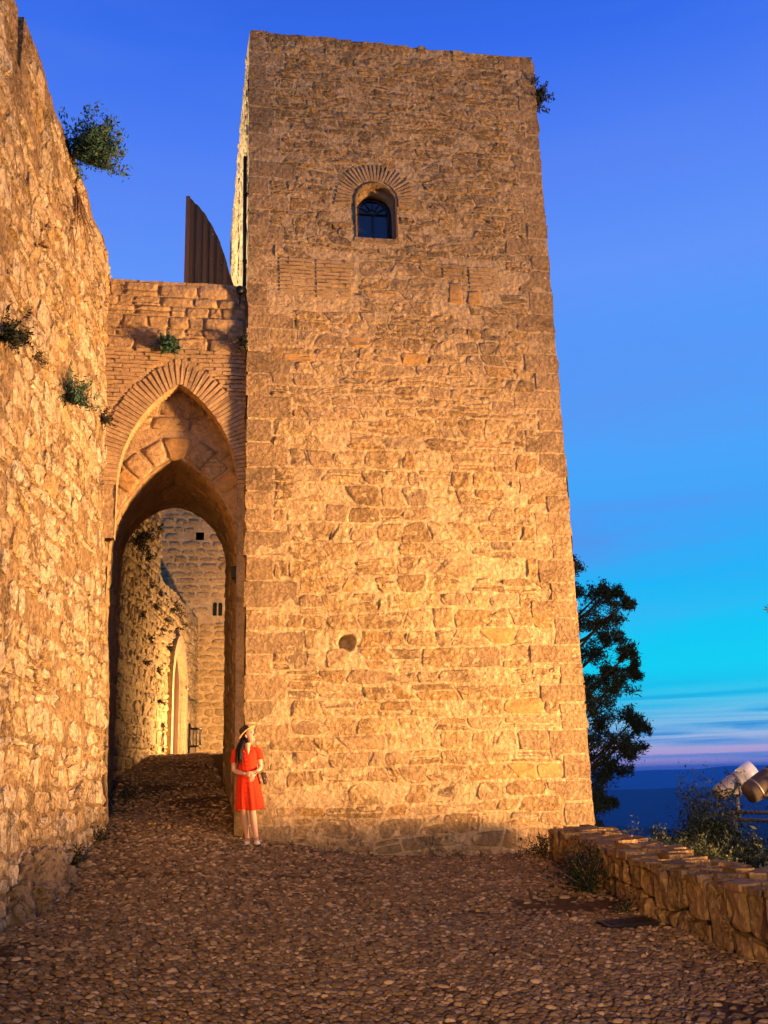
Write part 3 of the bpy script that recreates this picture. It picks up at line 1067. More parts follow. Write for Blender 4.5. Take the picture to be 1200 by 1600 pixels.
# ------------------------------------------------------------------ rampart on the left
LP0 = np.array([-1.476, 16.1, 0.0]); LD = np.array([0.0975829, 0.9952274, 0]); LU = np.array([-0.032, 0, 1.0])
LN = np.array([0.99472, -0.09753, 0.0318])
LTOP = 9.03
rampart = tag(empty('rampart_wall', (-2.2, 12, -1.2)), 'high rough rubble rampart with pale mortar and weeds, beside the pointed gate', 'wall')
LEND = 0.28


def PW(u, v, d):
    u, v, d = np.asarray(u), np.asarray(v), np.asarray(d)
    bend = -0.06 * np.clip((u + 0.3) / 0.4, 0, 1) ** 2            # the far arris is rounded off
    return LP0 + np.outer(u, LD) + np.outer(v, LU) + np.outer(d + bend, LN)


pits_l = [(rng.uniform(-6, -0.3), rng.uniform(-0.5, 8.6), rng.uniform(0.02, 0.05), rng.uniform(0.05, 0.15)) for _ in range(130)]


def lw_disp(U, V):
    d = 0.05 * fbm(U * 0.8, V * 0.7, 41, 3) + 0.016 * fbm(U * 3.2, V * 2.6, 43, 3) + 0.016 * fbm(U * 11, V * 9, 44, 3)
    for pu, pv, pr, pd in pits_l:
        d = d - pd * np.exp(-(((U - pu) / pr) ** 2 + ((V - pv) / (pr * 1.6)) ** 2))
    d = d + 0.12 * sstep(0.2, -1.6, V) - 0.04
    return d


def lw_top(u):
    u = np.asarray(u, float)
    t = LTOP + 0.10 * fbm(u * 1.3, u * 0 + 9, 51, 3) - 0.35 * sstep(-0.5, -0.1, u)
    t = np.where((u > -5.72) & (u < -5.52), LTOP - 0.75, t)               # narrow gap between two merlons
    return t


us3 = np.concatenate([np.arange(-14, -7, 0.15), np.arange(-7, LEND + 0.35, 0.04)])
tv = np.linspace(0, 1, 262)
U, T = np.meshgrid(us3, tv, indexing='ij')
Vv = -2.2 + T * (lw_top(U) + 2.2)
V = PW(U.ravel(), Vv.ravel(), lw_disp(U, Vv).ravel())
wface = part('wall_face', V, grid_faces(len(us3), len(tv)), M_LMORT, rampart)
bk = PW(U[:, -1], Vv[:, -1], np.full(len(us3), -1.1))
ft = PW(U[:, -1], Vv[:, -1], lw_disp(U, Vv)[:, -1])
bt = PW(U[:, -1], np.full(len(us3), -2.2), np.full(len(us3), -1.1))
V = np.concatenate([ft, bk, bt]); n3 = len(us3)
Fc = [(j, j + 1, n3 + j + 1, n3 + j) for j in range(n3 - 1)] + [(n3 + j, n3 + j + 1, 2 * n3 + j + 1, 2 * n3 + j) for j in range(n3 - 1)]
part('wall_top', V, Fc, M_LMORT, rampart, smooth=False)
cells = courses(-8.5, LEND, -1.3, LTOP - 0.15, lambda v: (0.2, 0.42), lambda v: (0.24, 0.6), wav=0.08, jit=0.07, seed=23, split=0.28,
                mask=lambda u, v, hu, hv: (-5.72 - hu < u < -5.52 + hu and v > LTOP - 0.95 - hv) or rng.random() < 0.12)


def PWs(u, v, d):
    u, v = np.asarray(u), np.asarray(v)
    return PW(u, v, d + 0.05 * fbm(u * 0.8, v * 0.7, 41, 3) + 0.12 * sstep(0.2, -1.6, v) - 0.04)


lay(cells, PWs, wface, M_LSTONE, 300, gap=0.02, proud=(0.0, 0.04), rough=0.018, rnd=0.5, seed=24, depth=0.09, smooth=False)

# rock at its foot
rk_c = np.array([-1.86, 12.15, -1.12])
nu, nv = 160, 90
A, B = np.meshgrid(np.linspace(0, 2 * np.pi, nu, endpoint=False), np.linspace(0, 1, nv), indexing='ij')
rr = np.sin(B * np.pi * 0.5) ** 0.6
rx, ry, rz_ = 0.40, 1.3, 0.46
X = np.cos(A) * rr * rx; Yy = np.sin(A) * rr * ry; Zz = np.cos(B * np.pi * 0.5) ** 0.75 * rz_ - 0.3 * B
crag = 0.95 + 0.35 * fbm(np.cos(A) * 1.3 + 9, np.sin(A) * 2.0 + B * 1.2 + 4, 61, 3) * rr
V = np.stack([(X * crag).ravel(), (Yy * crag).ravel(), (Zz * crag).ravel()], 1)
q1 = 1 - 2 * np.abs(fbm(V[:, 1] * 3.4 + V[:, 2] * 1.6, V[:, 2] * 2.6 - V[:, 0] * 3.0 + 7, 63, 4))
q2 = fbm(V[:, 1] * 8 - V[:, 2] * 3, V[:, 2] * 7 + V[:, 0] * 8, 64, 3)
nrm_ = V / np.array([rx, ry, rz_]) ** 1.5
nrm_ /= np.linalg.norm(nrm_, axis=1)[:, None] + 1e-6
V = V + nrm_ * (0.16 * (q1 - 0.5) + 0.07 * q2)[:, None]
i, j = np.meshgrid(np.arange(nu), np.arange(nv - 1), indexing='ij')
a_ = (i * nv + j).ravel(); b_ = (((i + 1) % nu) * nv + j).ravel()
rock = obj('rock', V, np.stack([a_, a_ + 1, b_ + 1, b_], 1), M_ROCK)
rock.location = rk_c
tag(rock, 'craggy dark boulder outcrop at the foot of the rampart wall', 'rock')

# ------------------------------------------------------------------ gatehouse between rampart and tower
GY0, GTOP = 16.15, 8.52
gate = tag(empty('gatehouse', (-0.5, 17.5, -0.6)), 'brick and stone gatehouse with pointed arch joined to the tall tower', 'gatehouse')
PG = lambda u, v, d: np.stack([u, GY0 - d, v], 1)
AC, AW, AS, AH = -0.53, 0.99, 4.8, 1.845


def pointed(w, h):
    c = (h * h - w * w) / (2 * w)
    return c, w + c


def arch_v(u, c0, w, s, h):
    """intrados height over u; -inf outside"""
    c, r_ = pointed(w, h)
    x = np.abs(np.asarray(u) - c0)
    return np.where(x < w, s + np.sqrt(np.maximum(0, r_ * r_ - (x + c) ** 2)), -9.0)


def arch_curve(c0, w, s, h, n=30, low=0.0):
    """points right foot -> apex -> left foot"""
    c, r_ = pointed(w, h)
    ta = math.acos(c / r_)
    t = np.linspace(0, ta, n)
    right = np.stack([c0 - c + r_ * np.cos(t), s + r_ * np.sin(t)], 1)
    left = np.stack([c0 + c - r_ * np.cos(t[::-1]), s + r_ * np.sin(t[::-1])], 1)[1:]
    p = np.concatenate([right, left])
    if low:
        p = np.concatenate([[[c0 + w, s - low]], p, [[c0 - w, s - low]]])
    return p


GX0, GX1 = -2.3, 0.60
us4 = np.sort(np.concatenate([np.arange(GX0, GX1, 0.04), [AC - AW - 0.001, AC - AW + 0.001, AC + AW - 0.001, AC + AW + 0.001, GX1]]))
tv = np.linspace(0, 1, 150)
U, T = np.meshgrid(us4, tv, indexing='ij')
lo = np.maximum(arch_v(us4, AC, AW, AS, AH), np.where(us4 < AC, 3.9, -1.5))
gt = GTOP + 0.04 * fbm(us4 * 2, us4 * 0, 71, 3)
Vv = lo[:, None] + T * (gt - lo)[:, None]
gdisp = lambda u, v: 0.018 * fbm(u * 2, v * 3, 73, 3) + 0.012 * fbm(u * 9, v * 11, 74, 2) - 0.01
V = PG(U.ravel(), Vv.ravel(), gdisp(U, Vv).ravel())
gfront = part('front_wall', V, grid_faces(len(us4), len(tv)), M_GMORT, gate)
BT = 7.24
RING = 0.44
cG, rG = pointed(AW, AH)


def dist_out(u, v):
    """distance outside the intrados"""
    x = abs(u - AC)
    if v < AS: return x - AW
    return math.hypot(x + cG, v - AS) - rG


cells = courses(GX0, GX1 - 0.01, BT, GTOP, lambda v: (0.15, 0.26), lambda v: (0.22, 0.6), wav=0.012, jit=0.012, seed=31, split=0.1)
lay(cells, PG, gfront, M_GSTONE, 300, gap=0.010, proud=(0.0, 0.018), rough=0.012, rnd=0.26, seed=32)
v, row = 5.0, 0
while v < BT - 0.03:
    row += 1
    u = GX0 + (0.14 if row % 2 else 0.0)
    while u < GX1:
        w = rng.uniform(0.24, 0.29)
        u0_, u1_ = u, min(u + w - 0.012, GX1 - 0.005)
        # clip against the ring of voussoirs
        okc = [dist_out(q, v + 0.035) > RING + 0.015 for q in np.linspace(u0_, u1_, 7)]
        if all(okc) is False and any(okc):
            qs = [q for q, k_ in zip(np.linspace(u0_, u1_, 7), okc) if k_]
            u0_, u1_ = min(qs), max(qs)
        if any(okc) and u1_ - u0_ > 0.05:
            V, Fc = brick_box(np.array([(u0_ + u1_) / 2, GY0, v + 0.035 + rng.normal(0, 0.004)]), np.array([(u1_ - u0_) / 2, 0.026, rng.uniform(0.008, 0.024)]), EU, EV, EN, rng, 0.006)
            part('brick', V, Fc, M_BRICK, gfront, smooth=False)
        u += w
    v += 0.076
crv = arch_curve(AC, AW, AS, AH, 200, low=0.0)
seg = np.concatenate([[0], np.cumsum(np.linalg.norm(np.diff(crv, axis=0), axis=1))])
nvs = int(seg[-1] / 0.068)
for k in range(nvs):
    s_ = (k + 0.5) / nvs * seg[-1]
    p = np.array([np.interp(s_, seg, crv[:, 0]), np.interp(s_, seg, crv[:, 1])])
    x_ = abs(p[0] - AC)
    nd = np.array([(x_ + cG) * np.sign(p[0] - AC), p[1] - AS]); nd /= np.linalg.norm(nd)
    if x_ < 0.45: nd = np.array([nd[0] * (x_ / 0.45) ** 0.8, nd[1]]); nd /= np.linalg.norm(nd)
    d3, t3 = np.array([nd[0], 0, nd[1]]), np.array([-nd[1], 0, nd[0]])
    ln = RING + rng.normal(0, 0.02)
    V = np.array([[x, y, z] for x in (0.0, ln) for y in (-0.028, 0.028) for z in (-0.3, rng.uniform(0.008, 0.018))], float)
    V[V[:, 0] > 0.1, 1] *= 1.16
    W = np.array([p[0], GY0, p[1]]) + V[:, :1] * d3 + V[:, 1:2] * t3 + V[:, 2:] * EN + rng.normal(0, 0.002, (8, 3))
    part('voussoir', W, [(0, 1, 3, 2), (4, 6, 7, 5), (0, 4, 5, 1), (2, 3, 7, 6), (0, 2, 6, 4), (1, 5, 7, 3)], M_BRICK, gfront, smooth=False)
# soffit of the front arch and jambs
c2 = arch_curve(AC, AW, AS, AH, 30, low=6.2); c2[-1, 1] = 3.9
IY0, IY1 = 16.52, 19.9
V = np.concatenate([np.stack([c2[:, 0], np.full(len(c2), GY0 + 0.0), c2[:, 1]], 1), np.stack([c2[:, 0], np.full(len(c2), GY0 + 0.2), c2[:, 1]], 1)])
n2 = len(c2)
Fc = [(j, j + 1, n2 + j + 1, n2 + j) for j in range(n2 - 1)]
part('arch_soffit', V, Fc, M_BRICK, gate)
# rear face of the front arch and a slot above the inner arch
c3 = arch_curve(AC, AW + 0.07, AS + 0.05, AH + 0.5, 30, low=6.2); c3[-1, 1] = 3.9
V = np.concatenate([np.stack([c2[:, 0], np.full(n2, GY0 + 0.2), c2[:, 1]], 1), np.stack([c3[:, 0], np.full(n2, GY0 + 0.2), c3[:, 1]], 1), np.stack([c3[:, 0], np.full(n2, IY0 + 0.05), c3[:, 1]], 1)])
Fc = [(k * n2 + j, k * n2 + j + 1, (k + 1) * n2 + j + 1, (k + 1) * n2 + j) for k in range(2) for j in range(n2 - 1)]
part('slot', V, Fc, M_GMORT, gate)

# inner arch wall (tympanum) with stone voussoirs, then a stone barrel vault
BC, BW, BS, BH = -0.56, 1.08, 3.6, 1.84


def PI_(u, v, d):
    return np.stack([u, IY0 - np.asarray(d), v], 1)


us5 = np.sort(np.concatenate([np.arange(-1.75, 0.605, 0.04), [BC - BW - 0.001, BC - BW + 0.001, BC + BW - 0.001, BC + BW + 0.001]]))
U, T = np.meshgrid(us5, np.linspace(0, 1, 70), indexing='ij')
lo = np.maximum(arch_v(us5, BC, BW, BS, BH), np.where(us5 < BC, 3.5, -1.2))
Vv = lo[:, None] + T * (7.5 - lo)[:, None]
V = PI_(U.ravel(), Vv.ravel(), (0.02 * fbm(U * 3, Vv * 3, 81, 3)).ravel())
tymp = part('tympanum', V, grid_faces(len(us5), 70), M_GMORT, gate)
cB, rB = pointed(BW, BH)
crv = arch_curve(BC, BW, BS, BH, 200)
seg = np.concatenate([[0], np.cumsum(np.linalg.norm(np.diff(crv, axis=0), axis=1))])
nvs = 15
for k in range(nvs):
    q = []
    for e_ in (0.03, 0.97):
        for rad_ in (0.02, 0.46 + 0.03 * math.sin(k * 2.3)):
            s_ = (k + e_) / nvs * seg[-1]
            p = np.array([np.interp(s_, seg, crv[:, 0]), np.interp(s_, seg, crv[:, 1])])
            x_ = abs(p[0] - BC)
            nd = np.array([(x_ + cB) * np.sign(p[0] - BC), p[1] - BS])
            if x_ < 0.25: nd[0] *= x_ / 0.25
            nd /= np.linalg.norm(nd)
            q.append(tuple(p + nd * rad_))
    V, Fc = stone_geo([q[0], q[1], q[3], q[2]], PI_, 0.006, 0.02, 0.01, 0.2, rng)
    part('voussoir', V, Fc[:, ::-1], M_OCHRE if k % 3 == 1 else M_GSTONE, tymp)
cells = courses(-1.6, 0.5, 5.9, 7.3, lambda v: (0.2, 0.34), lambda v: (0.3, 0.6), seed=35, mask=lambda u, v, hu, hv: math.hypot(abs(u - BC) + cB, v - BS) - rB < 0.56)
lay(cells, PI_, tymp, M_GSTONE, 60, gap=0.012, proud=(0.0, 0.02), rough=0.01, rnd=0.35, seed=36)

# vault profile widening slightly towards the rear; u along the arch, v along the depth
prof0 = arch_curve(BC, BW, BS, BH, 60, low=5.0)
prof1 = arch_curve(-0.68, 1.03, 4.25, 1.22, 60, low=5.6)
ss = np.concatenate([[0], np.cumsum(np.linalg.norm(np.diff(prof0, axis=0), axis=1))])
SL = ss[-1]


def PV(u, v, d):
    u, v, d = np.asarray(u, float), np.asarray(v, float), np.asarray(d, float)
    t = (v / (IY1 - IY0))
    f0 = [np.interp(u, ss, prof0[:, k]) for k in (0, 1)]
    f1 = [np.interp(u, ss, prof1[:, k]) for k in (0, 1)]
    x = f0[0] * (1 - t) + f1[0] * t; z = f0[1] * (1 - t) + f1[1] * t
    e = 0.05
    g0 = [np.interp(np.clip(u + e, 0, SL), ss, prof0[:, k]) - np.interp(np.clip(u - e, 0, SL), ss, prof0[:, k]) for k in (0, 1)]
    ln = np.hypot(g0[0], g0[1]) + 1e-9
    nx, nz = -g0[1] / ln, g0[0] / ln
    return np.stack([x + nx * d, IY0 + v, z + nz * d], 1)


V, Fc = face_grid(PV, np.linspace(0, SL, 190), np.linspace(0, IY1 - IY0, 60), lambda U, V_: 0.02 * fbm(U * 3, V_ * 3, 83, 3))
vault = part('vault', V, Fc, M_GMORT, gate)
cells = [[(p[0], p[1]) for p in c] for c in courses(0.02, SL - 0.02, 0.02, IY1 - IY0 - 0.02, lambda v: (0.34, 0.6), lambda v: (0.2, 0.34), wav=0.01, jit=0.006, seed=37)]
lay(cells, PV, vault, M_GSTONE, 300, gap=0.01, proud=(0.0, 0.02), rough=0.008, rnd=0.3, seed=38)
# body of the gatehouse above and beside the passage, roof, rear wall
b = MB()
b.box((-0.75, (GY0 + IY1) / 2 + 0.3, 7.9), (1.3, (IY1 - GY0) / 2 - 0.28, 0.35))
b.box((-2.35, (GY0 + IY1) / 2 + 0.15, 3.0), (0.55, (IY1 - GY0) / 2 - 0.1, 5.0))
b.build('body', M_GMORT, gate, smooth=False)
U5 = np.sort(np.concatenate([np.arange(-2.4, 0.52, 0.06), [-0.68 - 1.031, -0.68 - 1.029, -0.68 + 1.029, -0.68 + 1.031]]))
lo = np.maximum(arch_v(U5, -0.68, 1.03, 4.25, 1.22), -0.5)
U, T = np.meshgrid(U5, np.linspace(0, 1, 40), indexing='ij')
Vv = lo[:, None] + T * (8.3 - lo)[:, None]
V = np.stack([U.ravel(), np.full(U.size, IY1), Vv.ravel()], 1)
part('rear_wall', V, grid_faces(len(U5), 40, True), M_GMORT, gate)
# capping stones along the top
u = GX0 + 0.3
while u < GX1 - 0.02:
    w = min(rng.uniform(0.2, 0.5), GX1 - 0.01 - u)
    q = np.array([[x, y, z] for x in (u, u + w - 0.01) for y in (GY0 - rng.uniform(0, 0.02), GY0 + 0.35) for z in (GTOP - 0.06, GTOP + rng.uniform(0.02, 0.05))]) + rng.normal(0, 0.006, (8, 3))
    part('capping_stone', q, [(0, 1, 3, 2), (4, 6, 7, 5), (0, 4, 5, 1), (2, 3, 7, 6), (0, 2, 6, 4), (1, 5, 7, 3)], M_GSTONE, gfront, smooth=False)
    u += w
# small round lamp under the coping and a square lamp box in the passage
lm = tag(empty('round_lamp', (0.46, 16.1, 8.42)), 'small dark round unlit lamp at the top corner of the gatehouse', 'lamp')
b = MB(); b.tube([(0.47, 16.14, 8.43), (0.47, 16.02, 8.43)], [0.055, 0.07], 12); b.build('housing', M_IRON, lm)
b = MB(); b.tube([(0.47, 16.14, 8.43), (0.47, 16.08, 8.3), (0.47, 16.14, 8.2)], 0.012, 6); b.build('cable', M_IRON, lm)
lb = tag(empty('box_lamp', (0.45, 16.95, 3.4)), 'small black box lamp fixed on the jamb inside the pointed gate', 'lamp')
b = MB(); b.box((0.44, 16.95, 3.5), (0.05, 0.09, 0.10)); b.build('housing', M_IRON, lb, smooth=False)
b = MB(); b.box((0.48, 16.95, 3.38), (0.04, 0.03, 0.05)); b.build('bracket', M_IRON, lb, smooth=False)

# ------------------------------------------------------------------ wooden screen on the gatehouse roof
SY = 19.4
scr = tag(empty('wooden_screen', (0, SY, 8.2)), 'tall dark wooden board screen with curved top, on the gatehouse roof', 'screen')
pL, pT = atY(297, 440, SY), atY(293, 307, SY)
tops = [(297, 309), (307, 318), (318, 330), (328, 346), (337, 362), (346, 383), (354, 408), (360, 432), (365, 446)]
tp = np.array([atY(x, y, SY) for x, y in tops])
x0, x1 = tp[0, 0], tp[-1, 0]
nb = 13
for k in range(nb):
    a, b_ = x0 + (x1 - x0) * k / nb, x0 + (x1 - x0) * (k + 1) / nb + 0.006
    za, zb = np.interp(a, tp[:, 0], tp[:, 2]), np.interp(b_, tp[:, 0], tp[:, 2])
    off = 0.03 * (k % 2)
    q = np.array([(a, SY + off, 8.2), (b_, SY + off, 8.2), (b_, SY + off, zb), (a, SY + off, za), (a, SY + 0.035 + off, 8.2), (b_, SY + 0.035 + off, 8.2), (b_, SY + 0.035 + off, zb), (a, SY + 0.035 + off, za)])
    part('board', q, [(0, 1, 2, 3), (5, 4, 7, 6), (4, 0, 3, 7), (1, 5, 6, 2), (3, 2, 6, 7), (0, 4, 5, 1)], M_WOOD, scr, smooth=False)
b = MB(); b.box((x0 - 0.040, SY + 0.01, (8.2 + tp[0, 2]) / 2), (0.045, 0.06, (tp[0, 2] - 8.2) / 2 + 0.01)); b.build('post', M_POST, scr, smooth=False)
b = MB()
for z_ in (9.2, 10.6):
    b.box(((x0 + x1) / 2 - 0.1, SY + 0.085, z_), ((x1 - x0) / 2 - 0.14, 0.03, 0.05))
b.build('ledge', M_WOOD, scr, smooth=False)
for x_, y_ in ((332, 366), (331, 405), (346, 412)):
    p = atY(x_, y_, SY - 0.005)
    b = MB(); b.tube([p + np.array([0, 0.01, 0]), p - np.array([0, 0.012, 0])], 0.016, 8); b.build('bolt', M_STEEL, scr)

# ------------------------------------------------------------------ wall along the passage behind the gate, far keep
pw = tag(empty('passage_wall', (-1.5, 24, 0.3)), 'long weedy rubble wall with pointed doorway, seen through the gate', 'wall')
Q0 = np.array([-1.745, 19.9]); QD = np.array([math.sin(R(7.7)), math.cos(R(7.7))]); QN = np.array([QD[1], -QD[0]])
QL = 11.05
D0, D1, DB, DS, DH = 6.3, 8.2, 0.66, 2.45, 1.0         # doorway along the wall
DC, DW = (D0 + D1) / 2, (D1 - D0) / 2


def PQ(u, v, d):
    u, d = np.asarray(u), np.asarray(d)
    return np.stack([Q0[0] + u * QD[0] + d * QN[0], Q0[1] + u * QD[1] + d * QN[1], np.asarray(v)], 1)


qtop = lambda u: np.where(np.asarray(u) < 4.45, 7.4, 4.93) + 0.12 * fbm(np.asarray(u) * 2.2, np.asarray(u) * 0, 91, 3)
us6 = np.sort(np.concatenate([np.arange(-0.2, QL, 0.06), [D0 - 0.001, D0 + 0.001, D1 - 0.001, D1 + 0.001, 4.449, 4.451]]))
lo = np.maximum(arch_v(us6, DC, DW, DS, DH), -0.2)
U, T = np.meshgrid(us6, np.linspace(0, 1, 110), indexing='ij')
Vv = lo[:, None] + T * (qtop(us6) - lo)[:, None]
qd = lambda u, v: 0.04 * fbm(u * 1.2, v * 1.4, 93, 3) + 0.025 * fbm(u * 4, v * 4, 94, 3) - 0.02
V = PQ(U.ravel(), Vv.ravel(), qd(U, Vv).ravel())
qf = part('wall_face', V, grid_faces(len(us6), 110), M_PMORT, pw)
cells = courses(-0.1, QL, 0.3, 7.2, lambda v: (0.14, 0.3), lambda v: (0.2, 0.5), wav=0.05, jit=0.04, seed=45, split=0.15,
                mask=lambda u, v, hu, hv: v > float(qtop(u)) - 0.1 - hv or (D0 - 0.35 < u < D1 + 0.35 and v < DS + DH + 0.3 and (v < DS or math.hypot(abs(u - DC) + pointed(DW, DH)[0], v - DS) < pointed(DW, DH)[1] + 0.35)))
lay(cells, PQ, qf, M_PSTONE, 200, gap=0.015, proud=(-0.01, 0.025), rough=0.018, rnd=0.5, seed=46, depth=0.1)
Vb = PQ(us6, qtop(us6), np.full(len(us6), -0.9)); Vf = PQ(us6, qtop(us6), qd(us6, qtop(us6)))
n6 = len(us6)
part('wall_top', np.concatenate([Vf, Vb]), [(j, j + 1, n6 + j + 1, n6 + j) for j in range(n6 - 1)], M_PMORT, pw, smooth=False)
# lining from the gate to the start of this wall, doorway surround, door leaf
dc = arch_curve(DC, DW, DS, DH, 24, low=DS - DB + 0.3)
do = arch_curve(DC, DW + 0.3, DS, DH + 0.42, 24, low=DS - DB + 0.3)
nd_ = len(dc)
rows = [PQ(do[:, 0], do[:, 1], np.full(nd_, -0.05)), PQ(do[:, 0], do[:, 1], np.full(nd_, 0.10)), PQ(dc[:, 0], dc[:, 1], np.full(nd_, 0.09)), PQ(dc[:, 0], dc[:, 1], np.full(nd_, -0.55))]
doorway = part('doorway', np.concatenate(rows), [(k * nd_ + j, k * nd_ + j + 1, (k + 1) * nd_ + j + 1, (k + 1) * nd_ + j) for k in range(3) for j in range(nd_ - 1)], M_PALE, pw, smooth=False)
part('surround_joint', PQ(np.array([D1 - 0.05, D1 + 0.3, D1 + 0.3, D1 - 0.05]), np.array([2.5, 2.5, 2.58, 2.58]), np.full(4, 0.13)), [(0, 1, 2, 3)], M_PALE, doorway, smooth=False)
nbd = 8
for k in range(nbd):
    a, b_ = D0 + (D1 - D0) * k / nbd, D0 + (D1 - D0) * (k + 1) / nbd - 0.02
    za, zb = [float(np.maximum(arch_v(np.array([q]), DC, DW, DS, DH)[0], DS)) for q in (a + 0.01, b_ - 0.01)]
    lo_ = 0.3
    V = np.concatenate([PQ(np.array([a, b_, b_, a]), np.array([lo_, lo_, zb, za]), np.full(4, -0.09)), PQ(np.array([a, b_, b_, a]), np.array([lo_, lo_, zb, za]), np.full(4, -0.16))])
    part('door_board', V, [(0, 1, 2, 3), (5, 4, 7, 6), (4, 0, 3, 7), (1, 5, 6, 2), (3, 2, 6, 7)], M_DOOR, doorway, smooth=False)
# litter basket on a post by the doorway
lbp = PQ(np.array([5.6]), np.array([0.68]), np.array([0.75]))[0]
bin_ = tag(empty('litter_basket', tuple(lbp)), 'small dark litter basket on a post beside the far pointed doorway', 'litter bin')
b = MB(); b.tube([lbp + np.array([-0.14, 0, -0.1]), lbp + np.array([-0.14, 0, 0.75])], 0.03, 8); b.build('post', M_IRON, bin_)
b = MB()
for k in range(10):
    t = 2 * math.pi * k / 10
    b.tube([lbp + np.array([0.13 * math.cos(t), 0.13 * math.sin(t), 0.2]), lbp + np.array([0.15 * math.cos(t), 0.15 * math.sin(t), 0.62])], 0.012, 5)
b.build('basket', M_IRON, bin_)
b = MB()
for z_, r_ in ((0.2, 0.13), (0.62, 0.155)):
    b.tube([lbp + np.array([r_ * math.cos(t), r_ * math.sin(t), z_]) for t in np.linspace(0, 2 * math.pi, 16)], 0.022, 6)
b.build('rim', M_IRON, bin_)
b = MB(); b.tube([lbp + np.array([0, 0, 0.18]), lbp + np.array([0, 0, 0.21])], 0.13, 12); b.build('base', M_IRON, bin_)

keep = tag(empty('keep', (2, 31, 0.5)), 'tall coursed stone keep with small twin window, behind the gate passage', 'keep')
KY = 30.8
PK = lambda u, v, d: np.stack([u, KY - np.asarray(d), v], 1)
KW = [(0.165, 0.285, 5.0, 5.42), (0.325, 0.445, 5.0, 5.42)]
KHOLE = (-0.385, -0.14, 7.4, 7.67)
khole = lambda u, v: ((u > KHOLE[0]) & (u < KHOLE[1]) & (v > KHOLE[2]) & (v < KHOLE[3])) | ((u > 0.16) & (u < 0.45) & (v > 4.99) & (v < 5.47))
V, Fc = face_grid(PK, np.linspace(-3.0, 4.0, 141), np.linspace(-0.2, 14, 285), lambda U, V_: 0.012 * fbm(U * 4, V_ * 4, 95, 3), hole=khole)
kf = part('front_wall', V, Fc, M_KMORT, keep)
cells = courses(-3.0, 4.0, 0.0, 14, lambda v: (0.19, 0.27), lambda v: (0.28, 0.55), wav=0.012, jit=0.02, seed=47, split=0.04,
                mask=lambda u, v, hu, hv: (KHOLE[0] - hu < u < KHOLE[1] + hu and KHOLE[2] - hv < v < KHOLE[3] + hv) or (0.08 - hu < u < 0.53 + hu and 4.95 - hv < v < 5.5 + hv))
lay(cells, PK, kf, M_KSTONE, 150, gap=0.028, proud=(0.01, 0.04), rough=0.012, rnd=0.55, seed=48)
b = MB(); b.box((0.5, KY + 2.5, 6.9), (3.5, 2.05, 7.1)); b.build('body', M_KMORT, keep, smooth=False)
kwn = part('window', np.zeros((0, 3)), [], M_PALE, keep)
b = MB(); b.box((0.305, KY + 0.02, 5.23), (0.022, 0.06, 0.25)); b.build('mullion', M_PALE, kwn, smooth=False)
for a, b2, c, d in KW:
    ap = arch_pts((a + b2) / 2, (b2 - a) / 2, c, d - 0.06, KY - 0.01, 10)
    m = MB(); m.add(ap + np.array([0, 0.08, 0]), [tuple(range(len(ap)))]); m.build('pane', M_DARK, kwn, smooth=False)
m = MB(); m.box(((KHOLE[0] + KHOLE[1]) / 2, KY + 0.33, (KHOLE[2] + KHOLE[3]) / 2), (0.2, 0.01, 0.2)); m.build('wall_opening', M_DARK, keep, smooth=False)
# spandrel over the twin window
so = MB()
for a, b2, c, d in KW:
    ap = arch_pts((a + b2) / 2, (b2 - a) / 2, c, d - 0.06, KY - 0.012, 12)[1:-1]
    n_ = len(ap)
    top_ = np.stack([ap[:, 0], ap[:, 1], np.full(n_, 5.5)], 1)
    so.add(np.concatenate([ap, top_]), [(j, j + 1, n_ + j + 1, n_ + j) for j in range(n_ - 1)])
so.build('lintel', M_PALE, kwn, smooth=False)

# ------------------------------------------------------------------ low parapet on the right
para = tag(empty('parapet_wall', (4.8, 10, -1.5)), 'low dry stone parapet of upright blocks and thin slabs along the path', 'wall')
pc = np.array([(5.34, 15.55), (4.98, 13.6), (4.72, 11.7), (4.57, 10.3), (4.56, 9.2), (4.6, 8), (4.68, 5), (4.8, 1), (4.9, -4)])
pd_ = np.concatenate([[0], np.cumsum(np.linalg.norm(np.diff(pc, axis=0), axis=1))])
PLN = pd_[-1]


def para_xy(s, d):
    s = np.asarray(s, float)
    x, y = np.interp(s, pd_, pc[:, 0]), np.interp(s, pd_, pc[:, 1])
    e = 0.4
    tx = np.interp(np.clip(s + e, 0, PLN), pd_, pc[:, 0]) - np.interp(np.clip(s - e, 0, PLN), pd_, pc[:, 0])
    ty = np.interp(np.clip(s + e, 0, PLN), pd_, pc[:, 1]) - np.interp(np.clip(s - e, 0, PLN), pd_, pc[:, 1])
    ln = np.hypot(tx, ty)
    return x + ty / ln * d, y - tx / ln * d          # d towards the path


ptop = lambda s: np.interp(s, [0, 3.5, 5.4, 6.6, 9, 20], [-0.82, -0.85, -0.93, -0.97, -1.02, -1.06]) + 0.0


def PP(s, v, d):
    x, y = para_xy(s, d)
    return np.stack([x, y, np.asarray(v, float)], 1)


